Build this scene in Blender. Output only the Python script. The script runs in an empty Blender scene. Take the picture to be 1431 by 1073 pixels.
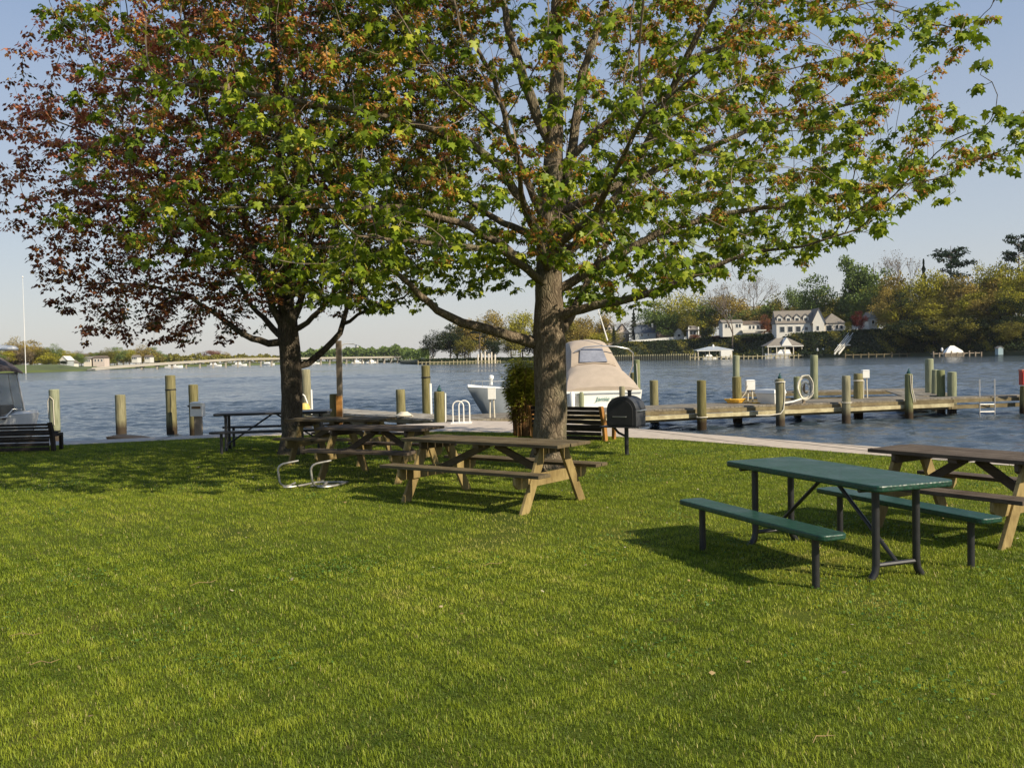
import bpy, math, random
import numpy as np
from mathutils import Vector, Matrix, Euler
random.seed(7); RNG = np.random.default_rng(11)
PI = math.pi
SC = bpy.context.scene
COL = SC.collection
# ------------------------------------------------------------------ camera model
F, CAMH, PITCH, ROLL = 1305.0, 1.77, 0.0283, -math.radians(1.1)
CM = Matrix.Rotation(PI/2-PITCH, 3, 'X') @ Matrix.Rotation(ROLL, 3, 'Z')
CP = Vector((0, 0, CAMH))
def ray(px, py): return CM @ Vector(((px-715.5)/F, (536.5-py)/F, -1.0))
def at(px, py, Y):            # surveyed point at distance Y
    d = ray(px, py); return CP + d*(Y/d.y)
def G(px, py, z=0.0):         # surveyed point on level z
    d = ray(px, py); return CP + d*((z-CAMH)/d.z)
def hor(px): return 499.7-0.0192*(px-715.5)

# ------------------------------------------------------------------ object helpers
def tag(o, label=None, cat=None, group=None, kind=None):
    if label: o['label'] = label
    if cat: o['category'] = cat
    if group: o['group'] = group
    if kind: o['kind'] = kind
    return o
def thing(name, label, cat, loc=(0,0,0), rz=0.0, group=None):
    o = bpy.data.objects.new(name, None); COL.objects.link(o)
    o.empty_display_size = .2
    o.location = loc; o.rotation_euler = (0, 0, rz)
    return tag(o, label, cat, group)
def copy_tree(o, parent=None):
    c = o.copy(); COL.objects.link(c); c.parent = parent
    for ch in [x for x in o.children]: copy_tree(ch, c)
    return c
def frame(d, up=Vector((0,0,1))):
    d = Vector(d).normalized()
    if abs(d.dot(up)) > .98: up = Vector((0,1,0))
    s = d.cross(up).normalized(); u = s.cross(d).normalized()
    return d, s, u
class MB:
    def __init__(s): s.v = []; s.f = []
    def add(s, vs, fs):
        n = len(s.v); s.v += [tuple(v) for v in vs]; s.f += [tuple(i+n for i in f) for f in fs]; return s
    def hexa(s, c):
        return s.add(c, [(0,3,2,1),(4,5,6,7),(0,1,5,4),(1,2,6,5),(2,3,7,6),(3,0,4,7)])
    def box(s, c, d, rz=0.0):
        x,y,z = d[0]/2, d[1]/2, d[2]/2; ca, sa = math.cos(rz), math.sin(rz)
        P = [(-x,-y,-z),(x,-y,-z),(x,y,-z),(-x,y,-z),(-x,-y,z),(x,-y,z),(x,y,z),(-x,y,z)]
        return s.hexa([(c[0]+p[0]*ca-p[1]*sa, c[1]+p[0]*sa+p[1]*ca, c[2]+p[2]) for p in P])
    def beam(s, a, b, w, h, up=(0,0,1)):
        a, b = Vector(a), Vector(b); d, sd, u = frame(b-a, Vector(up))
        P = []
        for q in (a, b):
            P += [q-sd*w/2-u*h/2, q+sd*w/2-u*h/2, q+sd*w/2+u*h/2, q-sd*w/2+u*h/2]
        return s.hexa(P)
    def prism(s, poly, x0, x1, axis='x'):
        n = len(poly)
        def m(a, b, c): return {'x':(c,a,b), 'y':(a,c,b), 'z':(a,b,c)}[axis]
        vs = [m(p[0],p[1],x0) for p in poly]+[m(p[0],p[1],x1) for p in poly]
        return s.add(vs, [tuple(reversed(range(n))), tuple(range(n,2*n))]+[(i,(i+1)%n,(i+1)%n+n,i+n) for i in range(n)])
    def tube(s, pts, r, n=8, cap=True, closed=False):
        pts = [Vector(p) for p in pts]; k = len(pts)
        rs = r if isinstance(r, (list, tuple)) else [r]*k
        rings = []; up = None
        for i, p in enumerate(pts):
            if closed: d = pts[(i+1)%k]-pts[i-1]
            else: d = pts[min(i+1,k-1)]-pts[max(i-1,0)]
            d = d.normalized() if d.length > 1e-9 else Vector((0,0,1))
            if up is None:
                up = Vector((0,0,1)) if abs(d.z) < .9 else Vector((1,0,0))
            u = (up-d*up.dot(d))
            u = u.normalized() if u.length > 1e-6 else d.orthogonal().normalized()
            w = d.cross(u); up = u
            rings.append([p+(u*math.cos(2*PI*j/n)+w*math.sin(2*PI*j/n))*rs[i] for j in range(n)])
        vs = [v for rg in rings for v in rg]; fs = []
        for i in range(k if closed else k-1):
            a, b = i*n, ((i+1)%k)*n
            for j in range(n): fs.append((a+j, a+(j+1)%n, b+(j+1)%n, b+j))
        if cap and not closed: fs += [tuple(reversed(range(n))), tuple(range((k-1)*n, k*n))]
        return s.add(vs, fs)
    def lathe(s, prof, c=(0,0,0), n=14, jag=0.0):
        vs = []; k = len(prof)
        for (r, z) in prof:
            for j in range(n):
                a = 2*PI*j/n; rr = r*(1+random.uniform(-jag, jag))
                vs.append((c[0]+rr*math.cos(a), c[1]+rr*math.sin(a), c[2]+z))
        fs = [(i*n+j, i*n+(j+1)%n, (i+1)*n+(j+1)%n, (i+1)*n+j) for i in range(k-1) for j in range(n)]
        fs += [tuple(reversed(range(n))), tuple(range((k-1)*n, k*n))]
        return s.add(vs, fs)
    def loft(s, rings, cap=True):
        n = len(rings[0]); vs = [p for r in rings for p in r]; k = len(rings)
        fs = [(i*n+j, i*n+(j+1)%n, (i+1)*n+(j+1)%n, (i+1)*n+j) for i in range(k-1) for j in range(n)]
        if cap: fs += [tuple(reversed(range(n))), tuple(range((k-1)*n, k*n))]
        return s.add(vs, fs)
    def build(s, name, mat, parent=None, smooth=False, bevel=0.0, loc=None, rz=0.0):
        me = bpy.data.meshes.new(name); me.from_pydata(s.v, [], s.f); me.validate(); me.update()
        if mat: me.materials.append(mat)
        o = bpy.data.objects.new(name, me); COL.objects.link(o)
        if parent: o.parent = parent
        if loc is not None: o.location = loc
        o.rotation_euler = (0,0,rz)
        if smooth:
            me.polygons.foreach_set('use_smooth', [True]*len(me.polygons))
            try: me.set_sharp_from_angle(angle=math.radians(40))
            except Exception: pass
        if bevel:
            b = o.modifiers.new('bevel', 'BEVEL'); b.width = bevel; b.segments = 2; b.limit_method = 'ANGLE'
        return o
def np_mesh(name, verts, loops, sizes, mat, parent=None, smooth=False, attr=None):
    me = bpy.data.meshes.new(name); verts = np.asarray(verts, np.float32)
    me.vertices.add(len(verts)); me.vertices.foreach_set('co', verts.ravel())
    me.loops.add(len(loops)); me.loops.foreach_set('vertex_index', np.asarray(loops, np.int32))
    sizes = np.asarray(sizes, np.int32); st = np.concatenate([[0], np.cumsum(sizes)[:-1]]).astype(np.int32)
    me.polygons.add(len(sizes)); me.polygons.foreach_set('loop_start', st); me.polygons.foreach_set('loop_total', sizes)
    if smooth: me.polygons.foreach_set('use_smooth', np.ones(len(sizes), bool))
    me.update(calc_edges=True)
    if attr is not None:
        a = me.attributes.new('tone', 'FLOAT', 'POINT'); a.data.foreach_set('value', np.asarray(attr, np.float32))
    me.materials.append(mat)
    o = bpy.data.objects.new(name, me); COL.objects.link(o)
    if parent: o.parent = parent
    return o
def scatter(name, sv, sf, R, pos, sc, mat, parent=None, tone=None):
    """many copies of one little shape (sv, sf) in one mesh; R (n,3,3), pos (n,3), sc (n,)"""
    sv = np.asarray(sv, float); n = len(pos); k = len(sv)
    V = np.einsum('nij,kj->nki', R, sv)*sc[:,None,None]+pos[:,None,:]
    fl = np.array([i for f in sf for i in f]); ss = np.array([len(f) for f in sf])
    loops = (fl[None,:]+(np.arange(n)*k)[:,None]).ravel(); sizes = np.tile(ss, n)
    at_ = None if tone is None else np.repeat(tone, k)
    return np_mesh(name, V.reshape(-1,3), loops, sizes, mat, parent, False, at_)
def rotmats(xdir, nrm):
    x = xdir/np.linalg.norm(xdir, axis=1, keepdims=True)
    z = nrm-(nrm*x).sum(1, keepdims=True)*x; z /= np.linalg.norm(z, axis=1, keepdims=True)+1e-9
    y = np.cross(z, x); return np.stack([x, y, z], 2)

# ------------------------------------------------------------------ materials
MATS = {}
def newmat(name):
    m = bpy.data.materials.new(name); m.use_nodes = True; MATS[name] = m
    nt = m.node_tree; return m, nt, nt.nodes['Principled BSDF']
def setin(nt, sock, v):
    if isinstance(v, bpy.types.NodeSocket): nt.links.new(v, sock)
    else: sock.default_value = v
def noise(nt, scale, detail=4, rough=.6, vec=None, coord='Object', stretch=None):
    tc = nt.nodes.new('ShaderNodeTexCoord'); v = tc.outputs[coord]
    if stretch:
        mp = nt.nodes.new('ShaderNodeMapping'); mp.inputs['Scale'].default_value = stretch
        nt.links.new(v, mp.inputs['Vector']); v = mp.outputs['Vector']
    n = nt.nodes.new('ShaderNodeTexNoise'); n.inputs['Scale'].default_value = scale
    n.inputs['Detail'].default_value = detail; n.inputs['Roughness'].default_value = rough
    nt.links.new(v, n.inputs['Vector']); return n.outputs['Fac']
def ramp(nt, fac, stops):
    r = nt.nodes.new('ShaderNodeValToRGB'); e = r.color_ramp.elements
    while len(e) < len(stops): e.new(.5)
    for i, (p, c) in enumerate(stops):
        e[i].position = p; e[i].color = (*c, 1)
    nt.links.new(fac, r.inputs['Fac']); return r.outputs['Color']
def mix(nt, fac, a, b, mode='MIX'):
    m = nt.nodes.new('ShaderNodeMix'); m.data_type = 'RGBA'; m.blend_type = mode
    setin(nt, m.inputs[0], fac)
    for s, v in ((m.inputs[6], a), (m.inputs[7], b)):
        setin(nt, s, v if isinstance(v, bpy.types.NodeSocket) else (*v, 1))
    return m.outputs[2]
def mathn(nt, op, a, b=None):
    m = nt.nodes.new('ShaderNodeMath'); m.operation = op; setin(nt, m.inputs[0], a)
    if b is not None: setin(nt, m.inputs[1], b)
    return m.outputs[0]
def bump(nt, bs, h, strength=.3, dist=.01):
    b = nt.nodes.new('ShaderNodeBump'); b.inputs['Strength'].default_value = strength
    b.inputs['Distance'].default_value = dist; nt.links.new(h, b.inputs['Height'])
    nt.links.new(b.outputs['Normal'], bs.inputs['Normal']); return b
def simple(name, c, rough=.6, metal=0.0, var=.25, scale=6, bmp=.15, bdist=.005, stretch=None, island=0.0):
    m, nt, bs = newmat(name)
    f = noise(nt, scale, 5, .6, stretch=stretch)
    lo = tuple(x*(1-var) for x in c); hi = tuple(min(1, x*(1+var)) for x in c)
    col = ramp(nt, f, [(.3, lo), (.7, hi)])
    if island:
        g = nt.nodes.new('ShaderNodeNewGeometry')
        k = mathn(nt, 'MULTIPLY_ADD', g.outputs['Random Per Island'], island*2); k.node.inputs[2].default_value = 1-island
        hs = nt.nodes.new('ShaderNodeHueSaturation'); nt.links.new(col, hs.inputs['Color']); nt.links.new(k, hs.inputs['Value']); col = hs.outputs[0]
    nt.links.new(col, bs.inputs['Base Color'])
    bs.inputs['Roughness'].default_value = rough; bs.inputs['Metallic'].default_value = metal
    if bmp: bump(nt, bs, f, bmp, bdist)
    return m
def wood(name, c1, c2, stretch=(1.2, 22, 22), rough=.8, isl=.18, knots=True):
    m, nt, bs = newmat(name)
    f = noise(nt, 1.6, 8, .65, stretch=stretch); g = noise(nt, 3.0, 4, .6)
    fine = noise(nt, 5, 6, .7, stretch=tuple(s*2 for s in stretch))
    col = ramp(nt, f, [(.28, c1), (.72, c2)])
    col = mix(nt, .35, col, ramp(nt, fine, [(.3, tuple(x*.45 for x in c1)), (.65, c2)]))
    dirt = ramp(nt, g, [(.38, (.55,.5,.45)), (.62, (1,1,1))]); col = mix(nt, .75, col, dirt, 'MULTIPLY')
    ge = nt.nodes.new('ShaderNodeNewGeometry')
    k = mathn(nt, 'MULTIPLY_ADD', ge.outputs['Random Per Island'], isl*2); k.node.inputs[2].default_value = 1-isl
    hs = nt.nodes.new('ShaderNodeHueSaturation'); nt.links.new(col, hs.inputs['Color']); nt.links.new(k, hs.inputs['Value'])
    nt.links.new(hs.outputs[0], bs.inputs['Base Color']); bs.inputs['Roughness'].default_value = rough
    bs.inputs['Specular IOR Level'].default_value = .3
    bump(nt, bs, fine, .45, .006); return m
def leafmat(name, stops, transl=.35, tone=False, rough=.45, spec=.3):
    m, nt, bs = newmat(name)
    if tone:
        a = nt.nodes.new('ShaderNodeAttribute'); a.attribute_name = 'tone'; f = a.outputs['Fac']
    else:
        g = nt.nodes.new('ShaderNodeNewGeometry'); f = g.outputs['Random Per Island']
    col = ramp(nt, f, stops)
    nt.links.new(col, bs.inputs['Base Color']); bs.inputs['Roughness'].default_value = rough
    bs.inputs['Specular IOR Level'].default_value = spec
    tr = nt.nodes.new('ShaderNodeBsdfTranslucent'); nt.links.new(col, tr.inputs['Color'])
    ms = nt.nodes.new('ShaderNodeMixShader'); ms.inputs[0].default_value = transl
    out = nt.nodes['Material Output']
    nt.links.new(bs.outputs[0], ms.inputs[1]); nt.links.new(tr.outputs[0], ms.inputs[2]); nt.links.new(ms.outputs[0], out.inputs['Surface'])
    return m
M_table = wood('weathered_table_wood', (.07,.053,.028), (.20,.155,.085))
M_tableold = wood('old_grey_table_wood', (.06,.044,.030), (.17,.13,.095))
M_tableleg = wood('treated_leg_wood', (.24,.17,.06), (.46,.35,.15), stretch=(12,12,1.6))
M_deck = wood('deck_wood', (.17,.145,.105), (.35,.31,.24))
M_fascia = wood('fascia_wood', (.13,.10,.05), (.27,.22,.12), stretch=(1.2,20,20))
M_rub = wood('rub_rail_wood', (.42,.36,.20), (.62,.55,.34), stretch=(1.2,20,20), isl=.08)
M_orange = wood('orange_cedar', (.30,.13,.03), (.55,.27,.07), stretch=(14,14,1.5), isl=.05)
M_darkbench = wood('dark_brown_wood', (.018,.014,.011), (.05,.038,.028))  # near-black brown for bench slats and the float
M_post = wood('post_wood', (.24,.19,.13), (.46,.38,.28), stretch=(18,18,1.2), isl=.03)
def pilemat(name, c1, c2):
    m, nt, bs = newmat(name)
    f = noise(nt, 2.2, 7, .65, stretch=(14,14,1.0)); fine = noise(nt, 8, 5, .7, stretch=(12,12,1))
    col = ramp(nt, f, [(.3, c1), (.7, c2)])
    ge = nt.nodes.new('ShaderNodeNewGeometry'); sp = nt.nodes.new('ShaderNodeSeparateXYZ'); nt.links.new(ge.outputs['Position'], sp.inputs[0])
    z = mathn(nt, 'MULTIPLY_ADD', mathn(nt, 'ADD', sp.outputs['Z'], mathn(nt, 'MULTIPLY', f, .25)), 3.2); z.node.inputs[2].default_value = 1.1
    col = mix(nt, ramp(nt, z, [(.0,(0,0,0)),(1,(1,1,1))]), (.055,.036,.018), col)
    oi = nt.nodes.new('ShaderNodeObjectInfo'); hv = nt.nodes.new('ShaderNodeHueSaturation'); k = mathn(nt,'MULTIPLY_ADD',oi.outputs['Random'],.55); k.node.inputs[2].default_value=.68
    nt.links.new(k, hv.inputs['Value']); k2 = mathn(nt,'MULTIPLY_ADD',oi.outputs['Random'],-.5); k2.node.inputs[2].default_value=1.1; nt.links.new(k2, hv.inputs['Saturation']); nt.links.new(col, hv.inputs['Color']); col = hv.outputs[0]
    nt.links.new(col, bs.inputs['Base Color']); bs.inputs['Roughness'].default_value = .85
    bs.inputs['Specular IOR Level'].default_value = .25
    bump(nt, bs, fine, .5, .01); return m
M_pile = pilemat('piling_wood', (.13,.115,.045), (.34,.30,.14))
M_pileg = pilemat('greenish_piling_wood', (.12,.13,.05), (.30,.32,.15))
M_conc = simple('seawall_concrete', (.46,.39,.32), .9, 0, .18, 5, .3, .006)
M_whitep = simple('white_plastic', (.80,.78,.72), .4, 0, .05, 4, 0)
M_white = simple('white_paint', (.78,.76,.70), .5, 0, .06, 3, .05)
M_cream = simple('cream_paint', (.70,.62,.50), .6, 0, .08, 3, .05)
M_gel = simple('white_gelcoat', (.82,.80,.74), .2, 0, .04, 2, 0)
M_greyhull = simple('grey_hull', (.30,.33,.35), .3, 0, .1, 2, 0)
M_canvas = simple('tan_canvas', (.40,.325,.25), .9, 0, .08, 3, .25, .02)
M_brcanvas = simple('brown_canvas', (.10,.075,.065), .85, 0, .2, 3, .3, .02)
M_vinyl = simple('clear_vinyl', (.22,.23,.27), .12, 0, .3, 2.5, .3, .03)
M_steel = simple('stainless_tube', (.62,.62,.60), .3, .9, .1, 8, 0)
M_rack = simple('dull_galvanised_tube', (.40,.38,.34), .45, .6, .3, 14, .1)
M_alu = simple('aluminium', (.60,.58,.54), .42, .7, .12, 8, .05)
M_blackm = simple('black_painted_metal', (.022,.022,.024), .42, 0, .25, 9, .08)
M_grill = simple('charred_grill_metal', (.035,.036,.04), .5, 0, .35, 6, .2, .004)
M_rope = simple('white_rope', (.66,.60,.47), .9, 0, .15, 30, .5, .004)
M_yrope = simple('yellow_hose', (.75,.42,.04), .6, 0, .12, 20, .1)
M_teal = simple('dark_teal_rope', (.02,.08,.08), .8, 0, .3, 20, .3)
M_red = simple('red_paint', (.38,.03,.02), .5, 0, .2, 6, 0)
M_brown = simple('brown_panel', (.17,.09,.03), .6, 0, .3, 9, 0)
M_green_txt = simple('green_lettering', (.12,.26,.20), .5, 0, .1, 6, 0)
M_black = simple('black_rubber', (.015,.015,.015), .6, 0, .2, 6, 0)
M_seat = simple('pale_seat_vinyl', (.62,.55,.42), .5, 0, .08, 5, 0)
# green coated metal with a faint woven pattern of holes
def greencoat():
    m, nt, bs = newmat('green_coated_metal')
    tc = nt.nodes.new('ShaderNodeTexCoord'); v = nt.nodes.new('ShaderNodeTexVoronoi'); v.inputs['Scale'].default_value = 30
    nt.links.new(tc.outputs['Object'], v.inputs['Vector'])
    n = noise(nt, 2.5, 4)
    col = mix(nt, n, (.004,.036,.020), (.008,.060,.034))
    col = mix(nt, mathn(nt, 'LESS_THAN', v.outputs['Distance'], .36), col, (.006,.03,.02))
    nt.links.new(col, bs.inputs['Base Color']); bs.inputs['Roughness'].default_value = .28
    nt.links.new(ramp(nt, n, [(.3,(.34,)*3),(.7,(.6,)*3)]), bs.inputs['Roughness'])
    bs.inputs['Coat Weight'].default_value = .15; bs.inputs['Coat Roughness'].default_value = .2
    bump(nt, bs, v.outputs['Distance'], .5, .006); return m
M_green = greencoat()
def glassm():
    m, nt, bs = newmat('boat_windshield_glass'); bs.inputs['Base Color'].default_value = (.10,.12,.13,1)
    bs.inputs['Roughness'].default_value = .04; bs.inputs['Alpha'].default_value = .30; return m
M_glass = glassm()
def darkglass():
    m, nt, bs = newmat('window_glass'); bs.inputs['Base Color'].default_value = (.03,.04,.05,1); bs.inputs['Roughness'].default_value = .08; return m
M_pane = darkglass()
def barkmat(name, c1, c2):
    m, nt, bs = newmat(name)
    f = noise(nt, 3.2, 8, .7, stretch=(5,5,1.1)); g = noise(nt, 1.1, 3, .5); fi = noise(nt, 9, 6, .75, stretch=(4,4,.9))
    w = nt.nodes.new('ShaderNodeTexVoronoi'); w.feature = 'DISTANCE_TO_EDGE'; w.inputs['Scale'].default_value = 5
    tc = nt.nodes.new('ShaderNodeTexCoord'); mp = nt.nodes.new('ShaderNodeMapping'); mp.inputs['Scale'].default_value = (5.5,5.5,1.0)
    va = nt.nodes.new('ShaderNodeVectorMath'); va.operation = 'MULTIPLY_ADD'
    nn = nt.nodes.new('ShaderNodeTexNoise'); nn.inputs['Scale'].default_value = 3; nt.links.new(tc.outputs['Object'], nn.inputs['Vector'])
    nt.links.new(nn.outputs['Color'], va.inputs[0]); va.inputs[1].default_value = (.25,.25,.25); nt.links.new(tc.outputs['Object'], va.inputs[2])
    nt.links.new(va.outputs[0], mp.inputs['Vector']); nt.links.new(mp.outputs[0], w.inputs['Vector'])
    crack = ramp(nt, w.outputs['Distance'], [(.0,(.35,.32,.3)),(.14,(1,1,1))])
    col = ramp(nt, f, [(.3, c1), (.72, c2)]); col = mix(nt, .7, col, crack, 'MULTIPLY')
    col = mix(nt, ramp(nt, g, [(.5,(0,0,0)),(.7,(.45,)*3)]), col, (.16,.17,.10))
    nt.links.new(col, bs.inputs['Base Color']); bs.inputs['Roughness'].default_value = .95; bs.inputs['Specular IOR Level'].default_value = .15
    h = mathn(nt, 'ADD', mathn(nt, 'MULTIPLY', mathn(nt,'MINIMUM',w.outputs['Distance'],.25), 3.0), mathn(nt, 'MULTIPLY', fi, .6))
    bump(nt, bs, h, .8, .02); return m
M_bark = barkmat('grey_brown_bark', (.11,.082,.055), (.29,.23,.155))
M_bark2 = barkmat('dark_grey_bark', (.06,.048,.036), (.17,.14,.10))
M_twig = simple('twig_bark', (.17,.13,.09), .9, 0, .3, 5, .2)
M_fartrunk = simple('far_trunk_bark', (.13,.10,.075), .9, 0, .3, 1.5, 0)
# leaves
M_leaf = leafmat('green_maple_leaf', [(0,(.075,.12,.010)),(.35,(.16,.235,.014)),(.75,(.29,.36,.022)),(1,(.44,.45,.045))], .38)
M_bloss = leafmat('orange_maple_blossom', [(0,(.30,.12,.03)),(.5,(.52,.22,.05)),(1,(.56,.36,.08))], .4)
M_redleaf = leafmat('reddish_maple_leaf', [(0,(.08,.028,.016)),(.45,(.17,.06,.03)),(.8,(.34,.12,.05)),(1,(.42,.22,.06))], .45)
M_redlit = leafmat('sunlit_coral_maple_leaf', [(0,(.26,.07,.045)),(.5,(.54,.18,.11)),(1,(.64,.34,.15))], .45)  # brighter copy of the red leaf, sunlight on the crown top painted in
M_olive = leafmat('olive_maple_leaf', [(0,(.035,.05,.010)),(.6,(.08,.10,.015)),(1,(.16,.15,.02))], .4)
M_grass = leafmat('grass_blade', [(0,(.07,.12,.010)),(.35,(.205,.270,.018)),(.7,(.35,.395,.032)),(.92,(.47,.44,.09)),(1,(.58,.48,.22))], .35, tone=True, rough=.5, spec=.25)
M_shrub = leafmat('shrub_leaf', [(0,(.15,.17,.012)),(.5,(.34,.35,.025)),(1,(.52,.50,.07))], .4)
M_stem = leafmat('shrub_stem', [(0,(.13,.06,.025)),(.5,(.28,.14,.05)),(1,(.42,.28,.12))], .2)
def farleaf(name, c, spread=.4):
    lo = tuple(x*(1-spread) for x in c); hi = tuple(x*(1+spread) for x in c)
    return leafmat(name, [(0,lo),(.5,c),(1,hi)], .25, rough=.8, spec=.1)
FAR = dict(fresh=farleaf('far_fresh_green_leaf',(.15,.205,.05)), yellow=farleaf('far_yellow_green_leaf',(.34,.31,.035)),
  ochre=farleaf('far_ochre_leaf',(.31,.23,.055)), olive=farleaf('far_olive_leaf',(.19,.17,.03)), dark=farleaf('far_dark_leaf',(.028,.042,.015)),
  pine=farleaf('far_pine_needle',(.022,.042,.02)), red=farleaf('far_red_leaf',(.11,.022,.015)), pale=farleaf('far_pale_bud',(.21,.16,.10)), rust=farleaf('far_rust_leaf',(.22,.09,.045)))

# ------------------------------------------------------------------ ground, seawall, water
inner = [(-60,19.6),(-16,20.3),(-9.9,20.9),(-6.6,22.3),(-1.7,22.7),(.6,21.6),(3.44,19.2),(6.24,15.55),(11,9.3),(18,.5),(24,-12),(24,-60),(-60,-60)]
outer = [(-60,20.7),(-16,21.4),(-10,22.0),(-6.6,23.3),(-3.6,24.9),(-1.2,26.3),(1.0,25.3),(4.35,20.2),(7.2,16.3),(12,10.0),(19,1.2),(25.2,-12),(25.2,-60),(-60,-60)]
def inpoly(x, y, P):
    r = np.zeros(len(x), bool); j = len(P)-1
    for i in range(len(P)):
        xi, yi = P[i]; xj, yj = P[j]
        c = ((yi > y) != (yj > y)) & (x < (xj-xi)*(y-yi)/(yj-yi+1e-12)+xi); r ^= c; j = i
    return r
def lawnmat():
    m, nt, bs = newmat('lawn_soil_and_thatch')
    a = noise(nt, .55, 5, .6); b = noise(nt, 26, 6, .7); c = noise(nt, 2.3, 5, .65)
    col = ramp(nt, a, [(.3,(.06,.085,.010)),(.55,(.11,.135,.018)),(.75,(.16,.15,.03))])
    col = mix(nt, ramp(nt, c, [(.60,(0,0,0)),(.74,(.8,)*3)]), col, (.15,.11,.045))
    col = mix(nt, .6, col, ramp(nt, b, [(.3,(.35,.35,.3)),(.7,(1.0,1.0,1.0))]), 'MULTIPLY')
    nt.links.new(col, bs.inputs['Base Color']); bs.inputs['Roughness'].default_value = 1; bs.inputs['Specular IOR Level'].default_value = .1
    bump(nt, bs, b, .8, .03); return m
M_lawn = lawnmat()
lm = MB(); n = len(inner)
lm.add([(x,y,0) for x,y in inner]+[(x,y,-1.2) for x,y in inner], [tuple(range(n-1,-1,-1))]+[(i,(i+1)%n,(i+1)%n+n,i+n) for i in range(n)])
lawn = tag(lm.build('lawn', M_lawn), kind='structure')
sw = MB(); k = 12
iv = inner[:k]; ov = outer[:k]
vs = [(x,y,.012) for x,y in iv]+[(x,y,.012) for x,y in ov]+[(x,y,-1.6) for x,y in iv]+[(x,y,-1.6) for x,y in ov]
fs = []
for i in range(k-1):
    fs += [(i,i+1,k+i+1,k+i),(k+i,k+i+1,3*k+i+1,3*k+i),(2*k+i+1,2*k+i,3*k+i,3*k+i+1),(i+1,i,2*k+i,2*k+i+1)]
fs += [(0,k,3*k,2*k),(k-1,3*k-1,4*k-1,2*k-1)]
sw.add(vs, fs)
seawall = tag(sw.build('seawall', M_conc), 'pale pinkish concrete seawall cap edging the lawn beside the water', 'seawall')
def joints():
    for i in range(1, k-2):
        a, b = Vector((*inner[i],0)), Vector((*inner[i+1],0)); c, d = Vector((*outer[i],0)), Vector((*outer[i+1],0)); L_ = (b-a).length; n = int(L_/2.6)
        for j in range(n):
            s_ = (j+.5)/n; p, q = a.lerp(b,s_), c.lerp(d,s_); q = p+(q-p)*.985; m = MB(); m.beam(p+(q-p)*.015+Vector((0,0,.0145)), q+Vector((0,0,.0145)), .022, .004); m.build('expansion_joint', M_joint, seawall)
M_joint = simple('dark_joint_filler', (.07,.06,.05), .95)
joints()

def watermat():
    m, nt, bs = newmat('river_water')
    bs.inputs['Base Color'].default_value = (.036,.052,.066,1); bs.inputs['IOR'].default_value = 1.33
    a = noise(nt, 1.0, 2, .5, stretch=(.45,.9,1)); b = noise(nt, 1.0, 4, .6, stretch=(2.4,4.2,1)); c = noise(nt, .03, 3, .5)
    h = mathn(nt, 'ADD', mathn(nt, 'MULTIPLY', a, .5), mathn(nt, 'MULTIPLY', b, .22))
    nt.links.new(ramp(nt, c, [(.35,(.06,)*3),(.65,(.16,)*3)]), bs.inputs['Roughness'])
    bump(nt, bs, h, .9, .35); return m
M_water = watermat()
def water():
    Y = np.concatenate([np.arange(13.5,60,.13), np.arange(60,160,.42), np.arange(160,420,2.0), np.geomspace(420,3000,30)])
    T_ = np.concatenate([np.linspace(-1.6,-.66,60,endpoint=False), np.linspace(-.66,.66,900), np.linspace(.66,1.6,61)[1:]])
    yy, tt = np.meshgrid(Y, T_, indexing='ij'); xx = yy*tt; z = np.zeros_like(xx)
    rg = np.random.default_rng(5); step = np.gradient(Y)[:,None]
    for k in range(46):
        lam = .45*(6.5)**(rg.random()); a = math.radians(62+rg.normal(0,34)); amp = .0070*lam**.85
        kx, ky = 2*PI/lam*math.cos(a), 2*PI/lam*math.sin(a)
        ph = kx*xx+ky*yy+rg.uniform(0,6.28)+.6*np.sin(xx*.11+yy*.07+k)
        fade = np.clip(lam/(step*3.2)-.6, 0, 1)
        s_ = np.sin(ph); z += amp*fade*(s_+.25*np.cos(2*ph))
    gust = .75+.35*np.sin(xx*.05+1)*np.sin(yy*.035+xx*.01)
    z *= np.clip(.62+(yy-25)/60,.62,1)*gust*np.clip((1.6-np.abs(tt))/.3,0,1)*np.clip((430-yy)/100,0,1)
    V = np.stack([xx,yy,z-.7],-1).reshape(-1,3); n, k = xx.shape
    i, j = np.meshgrid(np.arange(n-1), np.arange(k-1), indexing='ij'); b = (i*k+j).ravel()
    L_ = np.stack([b,b+1,b+k+1,b+k],1).ravel(); sz = np.full(len(b),4)
    e = len(V); x0, x1 = 1.6*13.5, 1.6*3000
    V = np.vstack([V, [(x0,13.5,-.7),(x1,3000,-.7),(x1,-300,-.7),(x0,-300,-.7),(-x0,13.5,-.7),(-x1,3000,-.7),(-x1,-300,-.7),(-x0,-300,-.7)]])
    L_ = np.concatenate([L_, [e,e+3,e+2,e+1, e+4,e+5,e+6,e+7]]); sz = np.concatenate([sz,[4,4]])
    tag(np_mesh('water', V, L_, sz, M_water, smooth=True), kind='structure')
water()

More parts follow.
